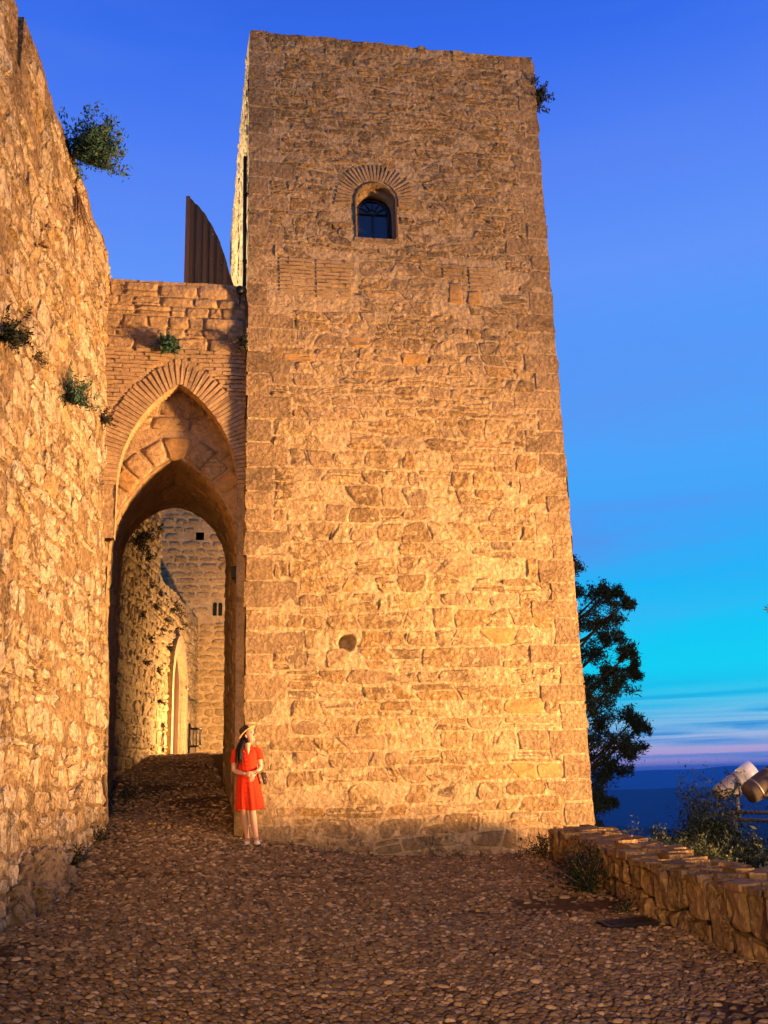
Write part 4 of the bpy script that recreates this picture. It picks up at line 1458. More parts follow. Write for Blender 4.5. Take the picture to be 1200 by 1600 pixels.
ss_ = np.arange(0, PLN, 0.12)
loops = [(-0.04, -2.0), (-0.045, None), (-0.62, None), (-0.66, -3.0)]
V = np.concatenate([PP(ss_, (ptop(ss_) - 0.05) if z is None else np.full(len(ss_), z), np.full(len(ss_), d) + 0.02 * fbm(ss_ * 4, ss_ * 0 + i, 99, 2)) for i, (d, z) in enumerate(loops)])
n_ = len(ss_)
Fc = [(k * n_ + j, (k + 1) * n_ + j, (k + 1) * n_ + j + 1, k * n_ + j + 1) for k in range(3) for j in range(n_ - 1)]
pcore = part('core', V, Fc, M_PARAM, para)
endv = PP(np.zeros(4), np.array([-2.0, -0.85, -0.85, -3.0]), np.array([-0.04, -0.045, -0.62, -0.66]))
part('end_face', endv, [(0, 1, 2, 3)], M_PARAM, para, smooth=False)
cells = []
s = 0.0
rgp = np.random.default_rng(3)
while s < PLN - 0.3:
    w = rgp.uniform(0.16, 0.40)
    b0 = float(ground_z(*para_xy(s + w / 2, 0.0))) - 0.06
    t0 = float(ptop(s + w / 2)) - 0.02
    hh = t0 - b0
    k = rgp.random()
    if k < 0.14:
        cells.append([(s, b0), (s + w, b0), (s + w, t0), (s, t0)])
    elif k < 0.6:
        m_ = b0 + hh * rgp.uniform(0.3, 0.5)
        e_ = rgp.normal(0, 0.03)
        cells.append([(s, b0), (s + w, b0), (s + w, m_ + e_), (s, m_)])
        cells.append([(s, m_), (s + w, m_ + e_), (s + w, t0), (s, t0)])
    else:
        m_ = b0 + hh * rgp.uniform(0.3, 0.5); q = s + w * rgp.uniform(0.4, 0.6)
        cells.append([(s, b0), (q, b0), (q, m_), (s, m_)]); cells.append([(q, b0), (s + w, b0), (s + w, m_), (q, m_)])
        cells.append([(s, m_), (s + w, m_), (s + w, t0), (s, t0)])
    s += w
lay(cells, PP, pcore, M_PARA, 300, gap=0.012, proud=(0.0, 0.05), rough=0.024, rnd=0.24, seed=51, depth=0.08, flip=True, smooth=False)
# thin slabs laid on top
s = 0.0
while s < PLN - 0.3:
    d = 0.06
    while d > -0.66:
        wd = rgp.uniform(0.12, 0.3); ln = rgp.uniform(0.18, 0.5)
        a = s + rgp.normal(0, 0.05)
        if rgp.random() < 0.9 and a > 0 and a + ln < PLN:
            uu = np.array([a, a + ln, a + ln, a]) + rgp.normal(0, 0.03, 4); dd = np.array([d, d, d - wd, d - wd]) + rgp.normal(0, 0.02, 4)
            z0 = ptop(a) - 0.07 + rgp.uniform(0, 0.015); th_ = rgp.uniform(0.05, 0.075)
            V = np.concatenate([PP(uu, np.full(4, z0), dd), PP(uu, z0 + th_ + rgp.normal(0, 0.01, 4), dd + rgp.normal(0, 0.012, 4))])
            cxy, czy, czd = proj(V.mean(0))
            part('top_slab', V, [(3, 2, 1, 0), (4, 5, 6, 7), (0, 1, 5, 4), (1, 2, 6, 5), (2, 3, 7, 6), (3, 0, 4, 7)], M_PARA, para, smooth=False)
        d -= wd + 0.01
    s += rgp.uniform(0.25, 0.4)

# drain grate in the paving
gz = lambda x, y: float(ground_z(np.array([x]), np.array([y]))[0])
gr = tag(empty('drain_grate', (4.0, 10.0, gz(4.0, 10.0))), 'dark slotted iron drain grate set in the paving by the parapet', 'drain grate')
gc = np.array([4.0, 10.0, gz(4.0, 10.0) + 0.016])
b = MB()
for sx, sy, hx, hy in ((0, -0.2, 0.42, 0.02), (0, 0.2, 0.42, 0.02), (-0.4, 0, 0.02, 0.18), (0.4, 0, 0.02, 0.18)):
    b.box(gc + np.array([sx, sy, 0]), (hx, hy, 0.02))
b.build('frame', M_IRON, gr, smooth=False)
for k in range(14):
    b = MB(); b.box(gc + np.array([-0.36 + k * 0.0555, 0, 0.002]), (0.012, 0.18, 0.016)); b.build('bar', M_IRON, gr, smooth=False)
b = MB(); b.box(gc + np.array([0, 0, -0.012]), (0.38, 0.18, 0.004)); b.build('pit', M_DARK, gr, smooth=False)
gr.scale = (0.62, 0.75, 1)
gr.location.x = 4.18; gr.location.z = gz(4.18, 10.0)
gr.rotation_euler = (math.atan((gz(4.0, 10.25) - gz(4.0, 9.75)) / 0.5), -math.atan((gz(4.3, 10.0) - gz(3.7, 10.0)) / 0.6), 0)


# ------------------------------------------------------------------ plants
def leaves(centres, size, rg, up=0.3, aspect=0.32, per=1, spread=0.0):
    """small pointed leaves: 4-vertex kites with random orientation"""
    n = len(centres)
    d = rg.normal(0, 1, (n, 3)); d[:, 2] += up
    d /= np.linalg.norm(d, axis=1)[:, None]
    s = np.cross(d, rg.normal(0, 1, (n, 3))); s /= np.linalg.norm(s, axis=1)[:, None] + 1e-9
    L_ = size * rg.uniform(0.6, 1.3, n)[:, None]
    V = np.stack([centres - d * L_ * 0.5, centres + s * L_ * aspect * 0.5, centres + d * L_ * 0.5, centres - s * L_ * aspect * 0.5], 1).reshape(-1, 3)
    return V, np.arange(4 * n).reshape(-1, 4)


def shrub(name, base, direction, size, nst, nlf, mat, label, rg, leaf=0.05, spread=0.6, droop=0.0, stem_mat=None, group=None, cat='shrub', leaf_from=0.25, up=0.3, stem_r=0.008):
    root = tag(empty(name, tuple(base)), label, cat, group)
    direction = np.asarray(direction, float); direction /= np.linalg.norm(direction)
    st = MB(); cs = []
    for k in range(nst):
        d = direction + rg.normal(0, spread, 3); d /= np.linalg.norm(d)
        L_ = size * rg.uniform(0.5, 1.1)
        t = np.linspace(0, 1, 6)
        bend = rg.normal(0, 0.12, 3) * size
        p = np.asarray(base) + np.outer(t, d * L_) + np.outer(t ** 2, bend + np.array([0, 0, -droop * size]))
        st.tube(p, list(np.linspace(stem_r, stem_r * 0.35, 6)), 4)
        m = max(1, nlf // nst)
        tt = rg.uniform(leaf_from, 1.03, m)
        q = np.stack([np.interp(tt, t, p[:, i]) for i in range(3)], 1) + rg.normal(0, size * 0.055, (m, 3))
        cs.append(q)
    st.build('stems', stem_mat or M_DRY, root)
    V, Fc = leaves(np.concatenate(cs), leaf, rg, up)
    o = part('foliage', V, Fc, mat, root, smooth=False)
    return root


rgv = np.random.default_rng(19)
LWP = lambda x, y: (lambda v: v * ((LP0 @ LN) / (v @ LN)))(ray(x, y))
shrub('wall_shrub', LWP(112, 245), (0.75, -0.15, 0.42), 0.72, 90, 6500, M_LEAF, 'large leafy green shrub hanging from the top of the rampart wall', rgv, leaf=0.075, spread=0.34, droop=0.02)
hang = shrub('dry_creeper', LWP(118, 290), (0.12, -0.1, -1), 1.2, 30, 200, M_DRY, 'brown dry creeper stems hanging below the large wall shrub', rgv, leaf=0.05, spread=0.14, leaf_from=0.0)
shrub('wall_shrub', LWP(108, 628), (0.55, -0.4, 0.5), 0.45, 34, 1300, M_LEAF, 'green wiry shrub growing halfway up the rampart wall', rgv, leaf=0.06, spread=0.6)
shrub('wall_shrub', LWP(158, 655), (0.8, -0.4, -0.1), 0.24, 24, 600, M_LEAFD, 'small dark weed on the end of the rampart beside the brick arch', rgv, leaf=0.045, spread=0.7)
shrub('wall_shrub', LWP(4, 520), (0.8, -0.2, -0.2), 0.3, 26, 900, M_LEAFD, 'dark tuft hanging on the rampart wall below its narrow gap', rgv, leaf=0.06, spread=0.5)
shrub('wall_weed', LWP(60, 382), (0.7, -0.2, -0.3), 0.16, 10, 90, M_DRY, 'small brown dry weed high on the rampart wall', rgv, leaf=0.04, spread=0.5)
shrub('wall_weed', LWP(55, 556), (0.7, -0.2, -0.6), 0.2, 12, 110, M_LEAFD, 'thin dark weed on the rampart between two shrubs', rgv, leaf=0.045, spread=0.45)
pgb = np.array([atY(262, 545, 16.12)[0], 16.12, atY(262, 545, 16.12)[2]])
shrub('wall_shrub', pgb, (0, -0.8, 0.35), 0.27, 46, 1700, M_LEAF, 'round green tuft growing above the pointed brick arch', rgv, leaf=0.07, spread=0.75)
shrub('wall_shrub', (0.53, 16.08, 7.5), (-0.2, -0.4, -0.4), 0.3, 16, 420, M_LEAFD, 'dark weed in the corner between gatehouse and tall tower', rgv, leaf=0.06, spread=0.5)
p = atY(208, 862, 20.5)
shrub('wall_shrub', PQ(np.array([0.9]), np.array([5.0]), np.array([0.08]))[0], (0.9, -0.4, -0.1), 0.5, 24, 620, M_LEAFD, 'bushy dark weed high on the passage wall under the arch', rgv, leaf=0.08, spread=0.6)
for k, (u_, v_, s_) in enumerate([(1.6, 5.9, .3), (2.3, 4.9, .22), (2.9, 4.4, .24), (3.3, 4.0, .25), (3.0, 3.2, .2), (2.3, 2.6, .2), (3.9, 4.4, .2), (4.3, 3.6, .25), (4.7, 3.9, .3), (5.6, 4.3, .26), (6.1, 4.5, .3), (6.9, 4.4, .3), (7.5, 4.2, .3), (4.1, 2.6, .2), (4.2, 1.9, .22), (3.6, 5.9, .3), (9.2, 2.3, .3), (5.3, 3.3, .2), (6.5, 3.9, .2), (2.0, 3.6, .2)]):
    shrub('wall_weed', PQ(np.array([u_]), np.array([v_]), np.array([0.05]))[0], (0.9, -0.3, -0.2), s_, 9, 130, M_LEAFG if k % 4 == 0 else M_LEAFD, ('small weed tuft on the passage wall around the top of the far pointed doorway' if u_ > 5 else ('small weed tuft high on the passage wall close behind the gate vault' if v_ > 3.4 else 'small weed tuft low on the passage wall between gate and far doorway')), rgv, leaf=0.06, spread=0.5, group='weeds on the passage wall')
shrub('tower_shrub', (6.24, 16.25, 13.15), (0.75, 0.1, 0.2), 0.42, 40, 2400, M_LEAFD, 'dark bush growing from the top corner of the tall tower', rgv, leaf=0.07, spread=0.7)
# weeds at the wall feet
for x_, y_, s_, lbl in ((-1.50, 15.2, .28, 'dark weed clump where the rampart foot meets the pebbles near the gate'), (-1.62, 13.6, .30, 'dark weeds at the rampart foot just behind the boulder'), (-1.35, 18.6, .28, 'dark weed at the foot of the wall inside the passage'), (-1.85, 11.3, .2, 'low dark weed at the front foot of the boulder')):
    shrub('ground_weed', (x_, y_, gz(x_, y_) - 0.02), (0.2, -0.1, 1), s_, 22, 420, M_LEAFD, lbl, rgv, leaf=0.06, spread=0.55)
shrub('ground_weed', (4.55, 11.95, gz(4.55, 11.95)), (-0.25, -0.1, 1), 0.5, 60, 2600, M_LEAFD, 'dark leafy clump against the middle of the low parapet', rgv, leaf=0.06, spread=0.6)
shrub('ground_weed', (5.15, 15.3, gz(5.15, 15.3)), (-0.4, -0.1, 1), 0.4, 26, 650, M_LEAFD, 'dark weed in the corner of tower and low parapet', rgv, leaf=0.055, spread=0.5)
shrub('ground_weed', (4.4, 10.55, gz(4.4, 10.55)), (-0.3, 0, 1), 0.2, 20, 300, M_LEAFD, 'small dark weed at the parapet foot beside the drain grate', rgv, leaf=0.05, spread=0.6)
for k in range(7):
    x_ = 1.4 + k * 0.62 + rgv.normal(0, 0.12)
    shrub('ground_weed', (x_, 15.93, gz(x_, 15.93) - 0.01), (0, -0.3, 1), rgv.uniform(0.05, 0.11), 8, 60, M_LEAFD, 'tiny dark weed sprouting along the foot of the tall tower', rgv, leaf=0.035, spread=0.7, group='weeds along the tower foot', cat='weed', stem_r=0.004)
# grey-green bushes behind the parapet
for k, (px_, py_, D_, s_, lbl) in enumerate(((965, 1300, 15.6, 0.55, 'grey green bush behind the parapet right beside the tower'), (1015, 1294, 15.0, 0.75, 'sprawling grey green bush with pale sprigs behind the parapet bend'), (1065, 1298, 14.6, 0.8, 'grey green bush behind the parapet with dark shrubs beyond'), (1105, 1316, 14.2, 0.6, 'low grey green bush at the edge of the dark shrubs'))):
    t_ = atD(px_, py_, D_)
    shrub('bush', (t_[0], t_[1], t_[2] - s_ * 0.95), (0, 0, 1), s_ * 0.80, 130, 13000, M_LEAFG, lbl, rgv, leaf=0.05, spread=0.6, leaf_from=0.1, stem_r=0.004, stem_mat=M_LEAFD)
for k, (px_, py_, D_, s_, lbl) in enumerate(((1075, 1262, 18.5, 1.2, 'round dark shrub on the slope left of the floodlight rack'), (1130, 1290, 17.0, 1.1, 'dark shrub in front of the floodlight rack posts'), (1170, 1312, 15.5, 1.0, 'dark shrub on the slope under the junction box'), (1215, 1300, 15.0, 1.1, 'dark rounded shrub below the dark brown floodlight'), (1150, 1335, 13.2, 0.8, 'dark shrub close behind the near end of the parapet'))):
    t_ = atD(px_, py_, D_)
    shrub('bush', (t_[0], t_[1], t_[2] - s_ * 1.15), (0, 0, 1), s_ * 0.9, 150, 15000, M_LEAFD, lbl, rgv, leaf=0.10, spread=0.55, leaf_from=0.1, stem_r=0.008, stem_mat=M_LEAFD)
for px_, py_, s_, lbl in ((1097, 1226, 2.6, 'slim dark conifer sapling standing left of the floodlight rack'), (1116, 1258, 2.2, 'shorter dark sapling right beside the floodlight rack')):
    t_ = atD(px_, py_, 18.8)
    shrub('sapling', (t_[0], t_[1], t_[2] - s_), (0, 0, 1), s_ * 0.9, 80, 14000, M_LEAFD, lbl, rgv, leaf=0.08, spread=0.07, leaf_from=0.08, stem_r=0.006, stem_mat=M_LEAFD, cat='tree')


def pine(name, base, H, clumps, label, rg, mat, trunk_r=0.2, needle=0.13, per=420, lean=(0, 0)):
    root = tag(empty(name, tuple(base)), label, 'tree')
    base = np.asarray(base, float)
    t = np.linspace(0, 1, 9)
    tr = base + np.stack([lean[0] * t + 0.15 * np.sin(t * 5), lean[1] * t, H * t], 1)
    b = MB(); b.tube(tr, list(trunk_r * (1 - 0.85 * t)), 9); b.build('trunk', M_BARK, root)
    lb_ = MB(); cs = []
    for c, r_ in clumps:
        c = np.asarray(c, float)
        zz_ = np.clip(c[2] - 0.5 * np.linalg.norm((c - base)[:2]) - 0.2, base[2] + 0.5, base[2] + H)
        s_ = np.array([np.interp(zz_, tr[:, 2], tr[:, i]) for i in range(3)])
        mid = (s_ + c) / 2 + np.array([0, 0, -0.15])
        lb_.tube([s_, mid, c], [0.06, 0.04, 0.015], 5)
        ns_ = 9
        for k in range(ns_):                                          # twigs carrying needle tufts
            d = rg.normal(0, 1, 3); d /= np.linalg.norm(d)
            e = c + d * r_ * np.array([1, 1, 0.8]) * rg.uniform(0.55, 1.05)
            lb_.tube([c, (c + e) / 2 + rg.normal(0, 0.05, 3), e], [0.014, 0.01, 0.005], 4)
            for q in np.linspace(0.4, 1, 4):
                pt = c + (e - c) * q
                cs.append(pt + rg.normal(0, r_ * 0.13, (per // (ns_ * 4), 3)))
    lb_.build('limbs', M_BARK, root)
    V, Fc = leaves(np.concatenate(cs), needle, rg, 0.25, 0.22)
    part('crown', V, Fc, mat, root, smooth=False)
    return root


D_P = 25.0
cl = []
for x_, y_, rp in [(893, 880, 30), (882, 930, 34), (900, 975, 36), (935, 930, 34), (955, 925, 22), (948, 965, 38), (975, 945, 20), (918, 1020, 40), (955, 1000, 30), (905, 1060, 34), (950, 1055, 26), (985, 1020, 26), (990, 1045, 24), (965, 1075, 36), (930, 1090, 38), (900, 1110, 36), (945, 1125, 44), (985, 1130, 32), (1000, 1135, 20), (915, 1150, 46), (960, 1160, 40), (985, 1165, 26), (925, 1200, 42), (958, 1205, 28), (930, 1245, 38), (948, 1250, 26), (918, 1275, 30), (880, 1000, 30), (885, 1080, 34), (890, 1180, 40), (860, 1100, 44), (860, 950, 40), (850, 1020, 44), (855, 1200, 44)]:
    D_ = D_P + rgv.uniform(-1.1, 1.1)
    cl.append((atD(x_, y_, D_), rp * D_ / 1560))
pb = atD(880, 1300, D_P); pb[2] = -4.0
pine('pine_tree', pb, 10.3, cl, 'dark full pine tree standing beyond the tall tower', rgv, M_PINE, per=1250, needle=0.13)
# lit tree whose branch tips reach in at the right
cl2 = []
for x_, y_, rp in [(1226, 955, 30), (1240, 985, 40), (1260, 930, 50), (1290, 980, 60), (1300, 900, 60), (1340, 960, 70), (1330, 1040, 60)]:
    D_ = 24 + rgv.uniform(-0.5, 0.5)
    cl2.append((atD(x_, y_, D_), rp * D_ / 1560))
pb2 = atD(1330, 1250, 24); pb2[2] = -4.2
pine('pine_tree', pb2, 9.0, cl2, 'floodlit pale green pine reaching in above the floodlight rack', rgv, M_PINEL, per=500, needle=0.14)
# ------------------------------------------------------------------ floodlights
def basis(ax, upref=(0, 0, 1)):
    ax = np.asarray(ax, float); ax /= np.linalg.norm(ax)
    s = np.cross(ax, np.asarray(upref, float)); s /= np.linalg.norm(s)
    return ax, s, np.cross(s, ax)


def floodlight(pos, aim, label, body_mat, r0=0.24, L_=0.8, post_z=None, spot=None, group=None, lens=True):
    pos = np.asarray(pos, float)
    ax, sd, uu = basis(aim)
    root = tag(empty('floodlight', tuple(pos)), label, 'floodlight', group)
    b = MB(); b.tube([pos - ax * L_ * 0.5, pos - ax * L_ * 0.42, pos - ax * L_ * 0.1, pos + ax * L_ * 0.2], [r0 * 0.78, r0 * 0.92, r0, r0], 20); b.build('body', body_mat, root)
    b = MB()
    n = 22; a = np.linspace(0, 2 * np.pi, n, endpoint=False)
    rr_ = [(L_ * 0.18, r0 * 1.03), (L_ * 0.18, r0 * 1.06), (L_ * 0.52, r0 * 1.12), (L_ * 0.52, r0 * 1.08), (L_ * 0.24, r0 * 1.0)]
    V = np.concatenate([pos + ax * q + np.outer(np.cos(a) * r_, sd) + np.outer(np.sin(a) * r_, uu) for q, r_ in rr_])
    b.add(V, [(k * n + j, k * n + (j + 1) % n, (k + 1) * n + (j + 1) % n, (k + 1) * n + j) for k in range(4) for j in range(n)])
    b.build('hood', M_REFL if lens else body_mat, root)
    c = pos + ax * L_ * 0.235
    b = MB(); b.tube([c, c + ax * 0.012], r0 * 0.98, 20); b.build('lens', M_LENS if lens else M_GLASS, root)
    for k in range(2):
        q = pos + ax * (L_ * (-0.30 + 0.34 * k))
        b = MB(); b.tube([q - ax * 0.018, q + ax * 0.018], r0 * (0.97 + 0.06 * k), 20); b.build('clamp_band', M_STEEL, root)
    for sg in (-1, 1):
        b = MB(); b.tube([pos + sd * sg * r0 * 0.9, pos + sd * sg * r0 * 1.22], 0.05, 10); b.build('pivot', M_STEEL, root)
    b = MB()
    pz = pos[2] - r0 * 1.5
    b.tube([pos + sd * r0 * 1.2, np.array([*(pos + sd * r0 * 1.2)[:2], pz]), np.array([*(pos - sd * r0 * 1.2)[:2], pz]), pos - sd * r0 * 1.2], 0.028, 6)
    b.build('yoke', M_STEEL, root)
    if post_z is not None:
        b = MB(); b.tube([(pos[0], pos[1], pz), (pos[0], pos[1], post_z)], 0.045, 8); b.build('post', M_STEEL, root)
    if lens:
        b = MB(); b.box(pos - uu * r0 * 0.95 - ax * 0.1, (0.1, 0.07, 0.05), np.stack([ax, sd, uu], 1)); b.build('ballast_box', body_mat, root, smooth=False)
    if spot:
        ld = bpy.data.lights.new('floodlight_beam', 'SPOT')
        ld.energy, ld.color, ld.spot_size, ld.spot_blend, ld.shadow_soft_size = spot['w'], spot['c'], R(spot['deg']), spot['blend'], spot['r']
        lo_ = bpy.data.objects.new('beam', ld); COL.objects.link(lo_)
        src = pos + ax * (L_ * 0.56)
        lo_.parent = root
        lo_.location = src - pos
        d = np.asarray(spot['at'], float) - src
        lo_.rotation_euler = Vector(d).to_track_quat('-Z', 'Y').to_euler()
    return root


WARM = (1.0, 0.53, 0.21)
FD = 20.0
p1 = atD(1148, 1222, FD); p2 = atD(1202, 1218, FD - 2.5)
floodlight(p1, (0.86, -0.10, 0.50), 'pale drum floodlight with lit hood, on the rack beyond the parapet', M_HOUSING, r0=0.165, L_=0.88, post_z=-0.95,
           spot=dict(w=900, c=(1.0, 0.8, 0.5), deg=70, blend=0.6, r=0.1, at=atD(1260, 950, 24)))
floodlight(p2, (0.86, -0.10, 0.50), 'dark brown drum floodlight nearer than the pale one, on the same rack', M_HOUSED, r0=0.2, L_=0.95, post_z=-0.95, lens=False)
rack = tag(empty('floodlight_rack', (p1[0] + 0.4, p1[1], -2.4)), 'steel rail rack on posts carrying the drum floodlights', 'rack')
q0 = atD(1136, 1259, FD); 
for dz, nm in ((0.0, 'rail'), (-0.14, 'rail')):
    b = MB(); b.tube([(q0[0] - 0.02, q0[1] + 0.02, -0.84 + dz), (q0[0] + 0.9, q0[1] - 1.2, -0.86 + dz), (q0[0] + 1.6, q0[1] - 2.4, -0.88 + dz)], 0.035, 8); b.build(nm, M_STEEL, rack)
for f_ in (0.05, 0.95):
    x_, y_ = q0[0] + 1.5 * f_, q0[1] - 2.2 * f_
    b = MB(); b.tube([(x_, y_, -0.84), (x_, y_, -3.2)], 0.04, 8); b.build('post', M_STEEL, rack)
qx, qy = q0[0] + 0.62, q0[1] - 0.85
b = MB(); b.box((qx + 0.1, qy, -1.62), (0.10, 0.10, 0.20)); b.build('junction_box', M_HOUSED, rack, smooth=False)
b = MB()
for k in (-1, 0, 1):
    b.tube([(qx + 0.1 + 0.05 * k, qy, -1.42), (qx + 0.1 + 0.02 * k, qy, -1.2), (qx + 0.1 + 0.16 * k, qy, -0.95)], 0.012, 5)
b.build('cable', M_STEEL, rack)
# the floodlights that light the walls stand lower down the slope, outside the picture
floodlight((22.5, 5.2, -1.0), (-20, 10, 5.0), 'large drum floodlight on the slope with a wide beam over tower and rampart', M_HOUSING, r0=0.3, L_=0.9, post_z=-4.2,
           spot=dict(w=52000, c=WARM, deg=80, blend=1.0, r=1.3, at=(0.0, 14.0, 8.0)))
floodlight((23.3, 6.6, -2.3), (-20, 9, 2.5), 'large drum floodlight set lower on the slope, aimed at the tower foot', M_HOUSING, r0=0.3, L_=0.9, post_z=-4.2,
           spot=dict(w=96000, c=WARM, deg=38, blend=1.0, r=1.5, at=(0.6, 15.0, 2.6)))
floodlight((-0.8, -7.5, 0.6), (3, 22, -1.0), 'added drum fill light on the path side behind the viewpoint', M_HOUSING, r0=0.2, L_=0.6, post_z=-1.7,
           spot=dict(w=12000, c=(1.0, 0.54, 0.18), deg=38, blend=1.0, r=0.2, at=(3.0, 15.5, -0.1)), group=None)  # unseen fill lamp, added to warm the paving, parapet face and tower foot
# floodlight in the yard behind the gate, and one on the terrace that lights the tower flank
floodlight((1.7, 25.6, 1.0), (-0.9, 0.25, 0.5), 'small ground floodlight in the yard behind the gate', M_HOUSING, r0=0.1, L_=0.3, post_z=0.66,
           spot=dict(w=2700, c=(1.0, 0.58, 0.24), deg=172, blend=0.3, r=0.1, at=(-1.0, 26.6, 2.2)))
floodlight((-5.5, 20.5, 8.6), (1, 0, 0.25), 'floodlight on the upper terrace aimed at the tower flank', M_HOUSING, r0=0.2, L_=0.6, post_z=7.5,
           spot=dict(w=9000, c=(1.0, 0.82, 0.55), deg=80, blend=0.6, r=0.2, at=(0.5, 19, 11.5)))

# ------------------------------------------------------------------ hills
def ridge(name, D, zt, amp, zb, seed, mat, label, back):
    az = np.linspace(R(-40), R(75), 260)
    h = zt + amp * fbm(az * 9, az * 0 + seed, seed, 5)
    rows = []
    for k, (dd, f_) in enumerate(((-0.22, 0.0), (-0.12, 0.45), (-0.05, 0.8), (0, 1.0), (0.08, 0.7), (back, 0.0))):
        r_ = D * (1 + dd)
        z = zb + (h - zb) * f_ + (amp * 0.3 * fbm(az * 30, az * 0 + k, seed + k, 3) if 0 < f_ < 1 else 0)
        rows.append(np.stack([r_ * np.sin(az), r_ * np.cos(az), z], 1))
    V = np.concatenate(rows)
    n = len(az)
    Fc = [(k * n + j, k * n + j + 1, (k + 1) * n + j + 1, (k + 1) * n + j) for k in range(5) for j in range(n - 1)]
    o = obj(name, V, Fc, mat)
    return tag(o, label, 'hills', kind='structure')


M_HILL = simple('hill_scrub', (0.045, 0.055, 0.05), 0.95, 0, 0.1, noise=0.3, scale=0.002)
ridge('hills', 19000, -20, 110, -460, 3, M_HILL, 'distant blue mountain ridge along the horizon', 0.3)
ridge('hills', 7000, -135, 34, -450, 8, M_HILL, 'nearer dark blue hills below the horizon', 0.3)
ridge('hills', 2600, -135, 26, -430, 14, M_HILL, 'dark blue wooded slope in the valley', 0.3)

# ------------------------------------------------------------------ the woman by the tower corner
M_SKIN = simple('skin', (0.52, 0.29, 0.18), 0.55, 0, 0.3)
M_DRESS = simple('red_dress_cloth', (0.56, 0.030, 0.006), 0.8, 0, 0.15, noise=0.18, scale=25)
M_BUTTON = simple('button', (0.10, 0.01, 0.005), 0.4)
M_HAIR = simple('dark_hair', (0.010, 0.008, 0.007), 0.65, 0, 0.15, noise=0.5, scale=60)
M_STRAW = simple('hat_straw', (0.42, 0.25, 0.11), 0.85, 0, 0.1, noise=0.2, scale=80)
M_BAND = simple('hat_dark', (0.045, 0.025, 0.018), 0.8)
M_SHOE = simple('shoe_canvas', (0.62, 0.56, 0.50), 0.8)
M_LEATHER = simple('bag_leather', (0.05, 0.022, 0.014), 0.5, 0, 0.4, noise=0.3, scale=40)
M_EYE = simple('eye', (0.02, 0.012, 0.01), 0.3)
M_LIP = simple('lips', (0.36, 0.09, 0.07), 0.5)
_pp = atY(390.3, 1318, 15.42)
PR = np.array([_pp[0], 15.42, gz(_pp[0], 15.42) + 0.01])
woman = tag(empty('person', tuple(PR)), 'person in red dress and straw hat leaning by the tower corner, looking aside', 'person')
W = lambda *p: np.array(p, float) + PR
body = MB()


def limb(pts, rad, n=14):
    """smooth limb through joints"""
    pts = np.array(pts, float); k = len(pts)
    t = np.arange(k); tt = np.linspace(0, k - 1, (k - 1) * 4 + 1)
    q = np.stack([np.interp(tt, t, pts[:, i]) for i in range(3)], 1)
    for _ in range(2):
        q[1:-1] = (q[:-2] + 2 * q[1:-1] + q[2:]) / 4
    r_ = np.interp(tt, t, rad)
    body.tube(q + PR, list(r_), n)


# trunk, neck
tz = [(0.80, 0.0, .15, .105), (0.90, 0.0, .155, .11), (1.02, 0.0, .12, .085), (1.12, 0, .125, .088), (1.25, 0, .145, .095), (1.34, -.002, .15, .08), (1.385, -.002, .10, .06), (1.42, 0.0, .055, .05), (1.47, 0.008, .047, .046), (1.53, 0.018, .045, .045)]
body.tube([W(c, 0.005, z) for z, c, a, b_ in tz], [(a, b_) for z, c, a, b_ in tz], 20, flat=(1, 0, 0))
body.tube([W(0.004, -0.035, 1.43), W(0.006, -0.085, 1.35), W(0.01, -0.112, 1.27)], [0.045, 0.034, 0.006], 10)
limb([(-.14, 0, 1.345), (-.19, .01, 1.2), (-.215, .01, 1.06), (-.13, -.09, 1.02), (-.045, -.145, 1.0)], [.046, .044, .036, .034, .024])
limb([(.135, 0, 1.345), (.175, .01, 1.21), (.195, .01, 1.09), (.165, -.07, 1.05), (.118, -.135, 1.02)], [.046, .043, .035, .033, .024])
limb([(-.075, .01, .9), (-.085, .0, .7), (-.078, -.02, .49), (-.06, .03, .32), (-.03, .06, .08)], [.085, .075, .052, .053, .034])
limb([(.075, .0, .9), (.06, -.02, .7), (.045, -.05, .49), (.062, -.055, .32), (.092, -.08, .08)], [.085, .075, .052, .053, .034])
limb([(-.03, .065, .055), (-.034, 0.0, .05), (-.038, -.09, .03)], [.035, .036, .026])
limb([(.092, -.075, .055), (.098, -.14, .05), (.104, -.23, .03)], [.035, .036, .026])


def hand(wr, mid, side, curl):
    """palm with four fingers and a thumb; wr wrist, mid knuckle centre"""
    wr, mid = np.array(wr), np.array(mid)
    f_ = (mid - wr) / np.linalg.norm(mid - wr)
    s = np.cross(f_, (0, 1.0, 0)); s /= np.linalg.norm(s)
    nrm = np.cross(s, f_)
    body.tube([wr + PR, (wr + mid) / 2 + PR, mid + PR], [(.022, .017), (.036, .018), (.038, .015)], 12, flat=s)
    for k, (o_, ln) in enumerate(((-.030, .058), (-.010, .070), (.010, .074), (.029, .066))):
        b0 = mid + s * o_ - f_ * .008
        b1 = b0 + f_ * ln * .5 + curl * .012
        b2 = b1 + f_ * ln * .28 + curl * .026
        b3 = b2 + f_ * ln * .1 + curl * .026
        body.tube([b0 + PR, b1 + PR, b2 + PR, b3 + PR], [.0095, .009, .0082, .006], 8)
    t0 = wr + f_ * .025 + s * side * .028
    body.tube([t0 + PR, t0 + s * side * .022 + f_ * .03 + curl * .01 + PR, t0 + s * side * .022 + f_ * .058 + curl * .02 + PR], [.012, .011, .008], 8)


hand((-.045, -.145, 1.0), (.02, -.172, .985), 1, np.array([.1, .2, -1.0]))
hand((.118, -.135, 1.02), (.072, -.165, .985), -1, np.array([-.3, .3, -1.0]))

